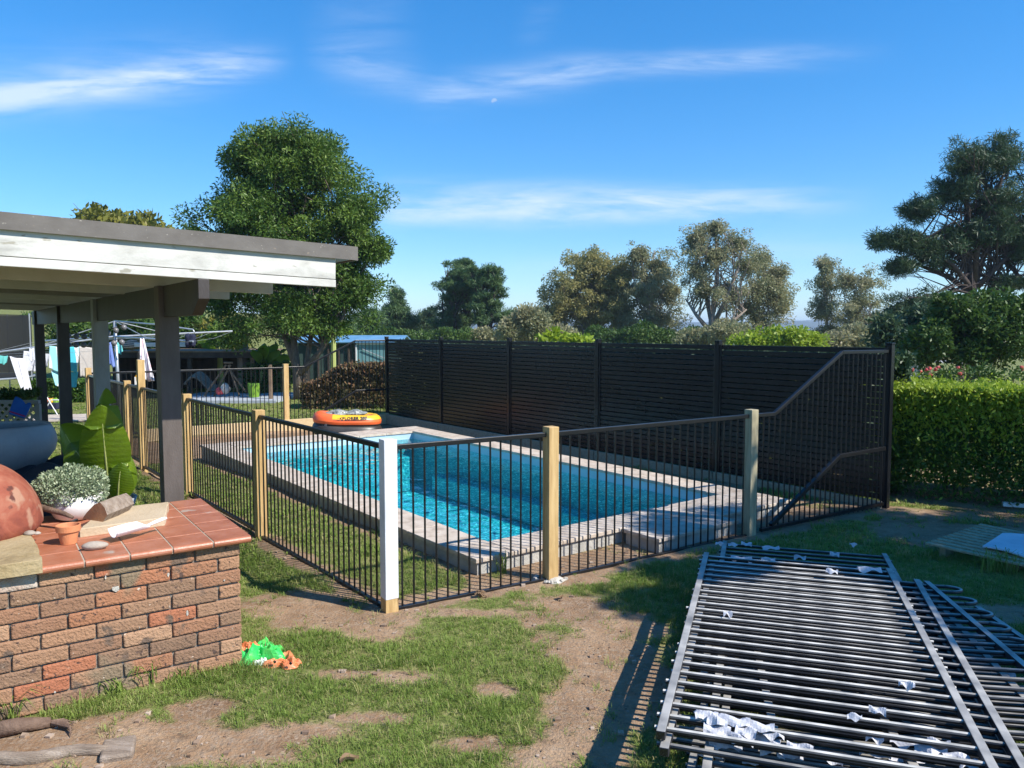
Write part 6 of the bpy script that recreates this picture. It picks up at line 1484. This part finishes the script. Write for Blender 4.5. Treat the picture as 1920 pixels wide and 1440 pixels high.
# roses over the hedge
rz_ = thing('rose_bushes', 'red-flowered rose bush behind the clipped hedge', 'rose bush', tuple(AT(1740, 700, 15)))
pf = []; r_ = random.Random(5)
for k in range(26): pf.append((AT(r_.uniform(1680, 1960), r_.uniform(694, 712), 14.5 + r_.uniform(-.5, .5)), .2))
leafcloud('foliage', pf, 1300, .07, .5, M['leaf_mid'], rz_, 7)
for k in range(16):
    q = AT(r_.choice([r_.gauss(1700, 14), r_.gauss(1745, 14), r_.uniform(1680, 1920)]), r_.uniform(688, 704), 14.3 + r_.uniform(-.3, .3)); mb = MB(); mb.blob(q, (.035, .035, .03), k, .3, 6); mb.build('flower', M['flower_red'], rz_)
mb = MB()
for k in range(8): q = AT(1690 + k * 30, 706, 14.5); mb.tube([Vector((q.x, q.y, -.1)), q], [.02, .01], 5)
mb.build('stem', M['dark_timber'], rz_)

# ---------------------------------------------------------------- rotary clothes line and washing
HY = 17.0; mt = AT(215, 602, HY); hub = AT(214, 631, HY)
hz_ = thing('clothes_line', 'galvanised rotary clothes line with long arms behind the pavilion posts', 'clothes line', (mt.x, HY, 0))
mb = MB(); mb.tube([Vector((mt.x + .05, HY, -.1)), Vector((mt.x, HY, mt.z))], .035, 10); mb.build('mast', M['galv'], hz_, smooth=True)
ends = [AT(436, 621, 18.0), AT(-120, 676, 15.6), AT(70, 640, 18.2), AT(362, 640, 15.6)]
for e in ends: mb = MB(); mb.tube([hub, e], .02, 8); mb.build('arm', M['galv'], hz_)
for e in ends: mb = MB(); mb.tube([mt, hub + (e - hub) * .45], .010, 6); mb.build('stay', M['galv'], hz_)
mb = MB(); mb.tube([mt, AT(300, 609, 16.6), AT(362, 618, 16.2), AT(366, 626, 16.2)], .016, 8); mb.build('winder_arm', M['galv'], hz_, smooth=True)
order = [0, 2, 1, 3]
for f in (1.0, .82, .64, .46):
    for i in range(4):
        a, b = hub + (ends[order[i]] - hub) * f, hub + (ends[order[(i + 1) % 4]] - hub) * f
        mb = MB(); mb.tube([a, (a + b) / 2 - Vector((0, 0, .05)), b], .0035, 4); mb.build('wire', M['galv'], hz_)
def cloth(name, label, pts, Y, m_, cat, seed, wave=.05, solid=.006, ny=18, nx=22, group='washing on the clothes line', xy=False):
    """pts: quad seen as TL, TR, BR, BL"""
    wd = (pts[1][0] - pts[0][0]) * Y / F_PX * .9; q = [AT(x, y, Y + (wd if i in (1, 2) else 0)) for i, (x, y) in enumerate(pts)]; c = sum(q, Vector()) / 4; rs = random.Random(seed); ph = [rs.uniform(0, 6) for _ in range(4)]
    def fn(u, v):
        p = (q[0] * (1 - u) + q[1] * u) * (1 - v) + (q[3] * (1 - u) + q[2] * u) * v
        k = .25 + .75 * v
        return p + Vector((0, wave * k * .6 * (math.sin(u * 11 + ph[0]) + .5 * math.sin(u * 23 + ph[1] + v * 2)) , -.02 * k * math.sin(u * 9 + ph[2]) - .015 * math.sin(math.pi * u)))
    mb = MB(); mb.grid(fn, nx, ny); o = mb.build(name, M[m_], None, tuple(c), smooth=True, solid=solid)
    return tag(o, label, cat, group)
cloth('striped_towel', 'large blue and white striped beach towel, upper fold, hanging between the dark posts', [(93, 649), (150, 650), (146, 698), (90, 693)], 15.4, 'towel_stripe', 'towel', 1)
cloth('striped_towel', 'blue and white striped towel end hanging below the larger striped fold', [(96, 694), (147, 697), (145, 725), (104, 722)], 15.5, 'towel_stripe', 'towel', 2)
cloth('beige_towel', 'plain beige towel hanging right of the striped towels', [(148, 649), (182, 650), (178, 710), (150, 705)], 15.6, 'towel_beige', 'towel', 3, .03)
cloth('long_towel', 'long white towel with faint pink stripes hanging behind the tall gate post', [(262, 634), (270, 634), (290, 716), (257, 706)], 15.7, 'towel_pink', 'towel', 4, .07)
cloth('white_shirt', 'white shirt hanging at the left, dropped low towards the grass', [(19, 668), (46, 672), (60, 742), (44, 738)], 15.2, 'cloth_white', 'shirt', 5, .09)
cloth('white_sheet', 'white crumpled garment hanging left of the striped towels', [(46, 658), (92, 664), (90, 688), (44, 700)], 15.8, 'cloth_white', 'garment', 6, .10)
cloth('white_sock', 'small white cloth pegged on top of the crumpled garment', [(54, 652), (64, 652), (66, 676), (54, 674)], 15.5, 'cloth_white', 'garment', 7, .03)
cloth('aqua_top', 'aqua garment hanging at the left picture edge', [(-14, 664), (15, 667), (14, 680), (-14, 684)], 15.0, 'cloth_aqua', 'garment', 8, .05)
cloth('blue_shirt', 'blue shirt hanging beside the clothes line mast', [(202, 641), (208, 641), (215, 688), (202, 680)], 16.3, 'cloth_blue', 'shirt', 9, .04)
cloth('checked_cloth', 'pale aqua cloth hanging right of the mast', [(219, 642), (226, 640), (230, 660), (223, 664)], 16.8, 'cloth_aqua', 'cloth', 10, .03)
c = AT(356, 638, 15.7); mb = MB(); mb.blob(c, (.10, .08, .15), 5, .3, 12, 3); tag(mb.build('navy_bundle', M['cloth_navy'], None, tuple(c), smooth=True), 'small dark navy bundle pegged near the right end of the line', 'garment', 'washing on the clothes line')
# festoon lights under the pavilion eave
fl = thing('festoon_lights', 'two sagging strings of round grey festoon globes behind the grey post', 'string lights', tuple(AT(170, 640, 12.5)))
mb = MB()
for (pa_, pb_, sag) in [((128, 628), (232, 612), 8), ((128, 645), (228, 640), 2)]:
    pts = []
    for k in range(8):
        f = k / 7; x = pa_[0] + (pb_[0] - pa_[0]) * f; y = pa_[1] + (pb_[1] - pa_[1]) * f + sag * math.sin(math.pi * f); pts.append(AT(x, y - 4, 12.5))
    m2 = MB(); m2.tube(pts, .006, 5); m2.build('cable', M['boat_black'], fl)
    for k, q in enumerate(pts):
        m2 = MB(); m2.lathe([(0, .0)] + [(.045 * math.sin(a), -.05 + .046 * math.cos(a)) for a in np.linspace(.3, 3.0, 8)] + [(0, -.096)], q, 14); m2.build('globe', M['bulb'], fl, smooth=True)
# laundry trolley
Y_ = 19.0; tr = thing('laundry_trolley', 'white folding laundry trolley with wheels on the lawn', 'trolley', tuple(AT(96, 800, Y_)))
def rod(a, b, nm='frame_rod', r_=.014, m_='white_metal', w=0): mb = MB(); mb.tube([a, b], r_, 6); return mb.build(nm, M[m_], tr)
for dy in (0, .5):
    rod(AT(82, 735, Y_ + dy), AT(108, 778, Y_ + dy)); rod(AT(108, 778, Y_ + dy), AT(94, 798, Y_ + dy)); rod(AT(82, 772, Y_ + dy), AT(96, 750, Y_ + dy)); rod(AT(82, 784, Y_ + dy), AT(94, 798, Y_ + dy)); rod(AT(96, 750, Y_ + dy), AT(110, 750, Y_ + dy))
    for x in (88, 98):
        q = AT(x, 797, Y_ + dy); mb = MB(); mb.tube([q + Vector((0, -.02, 0)), q + Vector((0, .02, 0))], .065, 16); mb.build('wheel', M['white_metal'], tr)
mb = MB(); a = AT(82, 762, Y_); b = AT(106, 762, Y_); mb.box(((a.x + b.x) / 2, Y_ + .25, a.z), (b.x - a.x, .5, .16)); mb.build('basket', M['cloth_navy'], tr, bevel=.02)
for x, m_ in ((92, 'flower_red'), (98, 'boat_yellow'), (103, 'green_plastic')): q = AT(x, 752, Y_ + .2); mb = MB(); mb.blob(q, (.09, .09, .07), x, .3, 8); mb.build('toy', M[m_], tr)
# lattice screen with blue kickboard
LY = 11.0; l0, l1 = AT(-90, 756, LY), AT(68, 756, LY)
la = thing('lattice_screen', 'grey diagonal lattice screen beside the big round pot', 'lattice', ((l0.x + l1.x) / 2, LY, 0))
zt = l1.z; mb = MB(); W_ = l1.x - l0.x; nL = 16
for k in range(-8, 26):
    for s_, yo in ((1, 0), (-1, .012)):
        x0 = l0.x + k * .11; a = Vector((x0, LY + yo, .15)); b = Vector((x0 + s_ * (zt - .15), LY + yo, zt))
        if s_ < 0: a.x += 0
        # clip to the frame
        def clip(p, q):
            d = q - p; t0, t1 = 0.0, 1.0
            for lim, sg in ((l0.x, 1), (l1.x, -1)):
                f0 = (p.x - lim) * sg; f1 = (q.x - lim) * sg
                if f0 < 0 and f1 < 0: return None
                if f0 < 0: t0 = max(t0, f0 / (f0 - f1))
                if f1 < 0: t1 = min(t1, f0 / (f0 - f1))
            return (p + d * t0, p + d * t1) if t1 - t0 > .02 else None
        c_ = clip(a, b)
        if c_: mb.bar(c_[0], c_[1], .008, .032, up=(0, 1, 0)) if False else mb.bar(c_[0], c_[1], .032, .008, up=(0, 1, 0))
mb.build('lattice_panel', M['lattice'], la)
mb = MB(); mb.box(((l0.x + l1.x) / 2, LY - .005, zt + .02), (W_ + .1, .06, .05)); mb.build('top_rail', M['lattice'], la, bevel=.004); mb = MB(); mb.box((l1.x + .03, LY - .005, zt / 2), (.06, .06, zt - .02)); mb.build('post', M['lattice'], la, bevel=.004)
kb = [AT(28, 743, 10.7), AT(60, 757, 10.75), AT(47, 785, 10.6), AT(16, 776, 10.55)]; kc = sum(kb, Vector()) / 4
def kfn(u, v):
    w = 1 - .10 * (abs(v - .5) * 2) ** 3; uu_ = .5 + (u - .5) * w; p = (kb[0] * (1 - uu_) + kb[1] * uu_) * (1 - v) + (kb[3] * (1 - uu_) + kb[2] * uu_) * v
    if v < .25: p -= Vector((0, 0, .06 * (1 - v / .25) * math.exp(-((u - .62) / .18) ** 2)))
    return p
t = thing('kickboard', 'bright blue foam kickboard with pink trim propped on the lattice', 'kickboard', tuple(kc))
mb = MB(); mb.grid(kfn, 24, 20); mb.build('foam', M['blue_board'], t, smooth=True, solid=.03)
mb = MB(); mb.grid(lambda u, v: kfn(u, .80 + v * .08) + Vector((0, -.02, 0)), 20, 3); mb.build('stripe', M['pink_trim'], t, solid=.004)
# trampoline at the far left
tc_ = AT(-110, 700, 22); tc_.z = 0; tz = .75; tn = AT(0, 590, 22).z; rad = AT(34, 600, 22).x - tc_.x
tm = thing('trampoline', 'trampoline with dark safety netting at the left picture edge', 'trampoline', tuple(tc_))
mb = MB(); N_ = 40; mb.tube([tc_ + Vector((rad * math.cos(a), rad * math.sin(a), tz)) for a in np.linspace(0, 2 * math.pi, N_ + 1)], .03, 8); mb.build('frame', M['galv'], tm, smooth=True)
mb = MB(); mb.lathe([(0, tz - .05), (rad - .05, tz)], tc_, 40); mb.build('mat', M['black_plastic'], tm)
mb = MB(); mb.lathe([(rad - .02, tz + .05), (rad - .02, tn)], tc_, 40); mb.build('netting', M['net'], tm, smooth=True)
for k in range(6):
    a = k * math.pi / 3 + .3; q = tc_ + Vector((rad * math.cos(a), rad * math.sin(a), 0)); mb = MB(); mb.tube([q, q + Vector((0, 0, tn + .05))], .022, 8); mb.build('pole', M['galv'], tm)
# garden path strip and mulch beyond the fence
p0 = AT(70, 785, 20.3); 
mb = MB(); q = [G(40, 792, .01), G(176, 790, .01), G(176, 778, .01), G(60, 781, .01)]; 
mb.add([p + Vector((0, 0, .02)) for p in q], [(0, 1, 2, 3)]); tag(mb.build('path', M['coping'], None, None, solid=.03), 'pale concrete path strip across the left lawn', 'path', kind='structure')

# ================================================================ AIR
mb = MB(); mb.box((0, 500, 25), (15000, 15000, 72))
hz = mb.build('haze', None)
m, N, L, P = nodes_of('thin_air'); N.remove(P)
pv = N.new('ShaderNodeVolumePrincipled'); pv.inputs['Color'].default_value = (.62, .78, 1, 1); pv.inputs['Density'].default_value = .00035
L.new(pv.outputs[0], N['Material Output'].inputs['Volume'])
hz.data.materials.append(m); tag(hz, 'thin blue air over the far bushland', 'haze', kind='stuff')
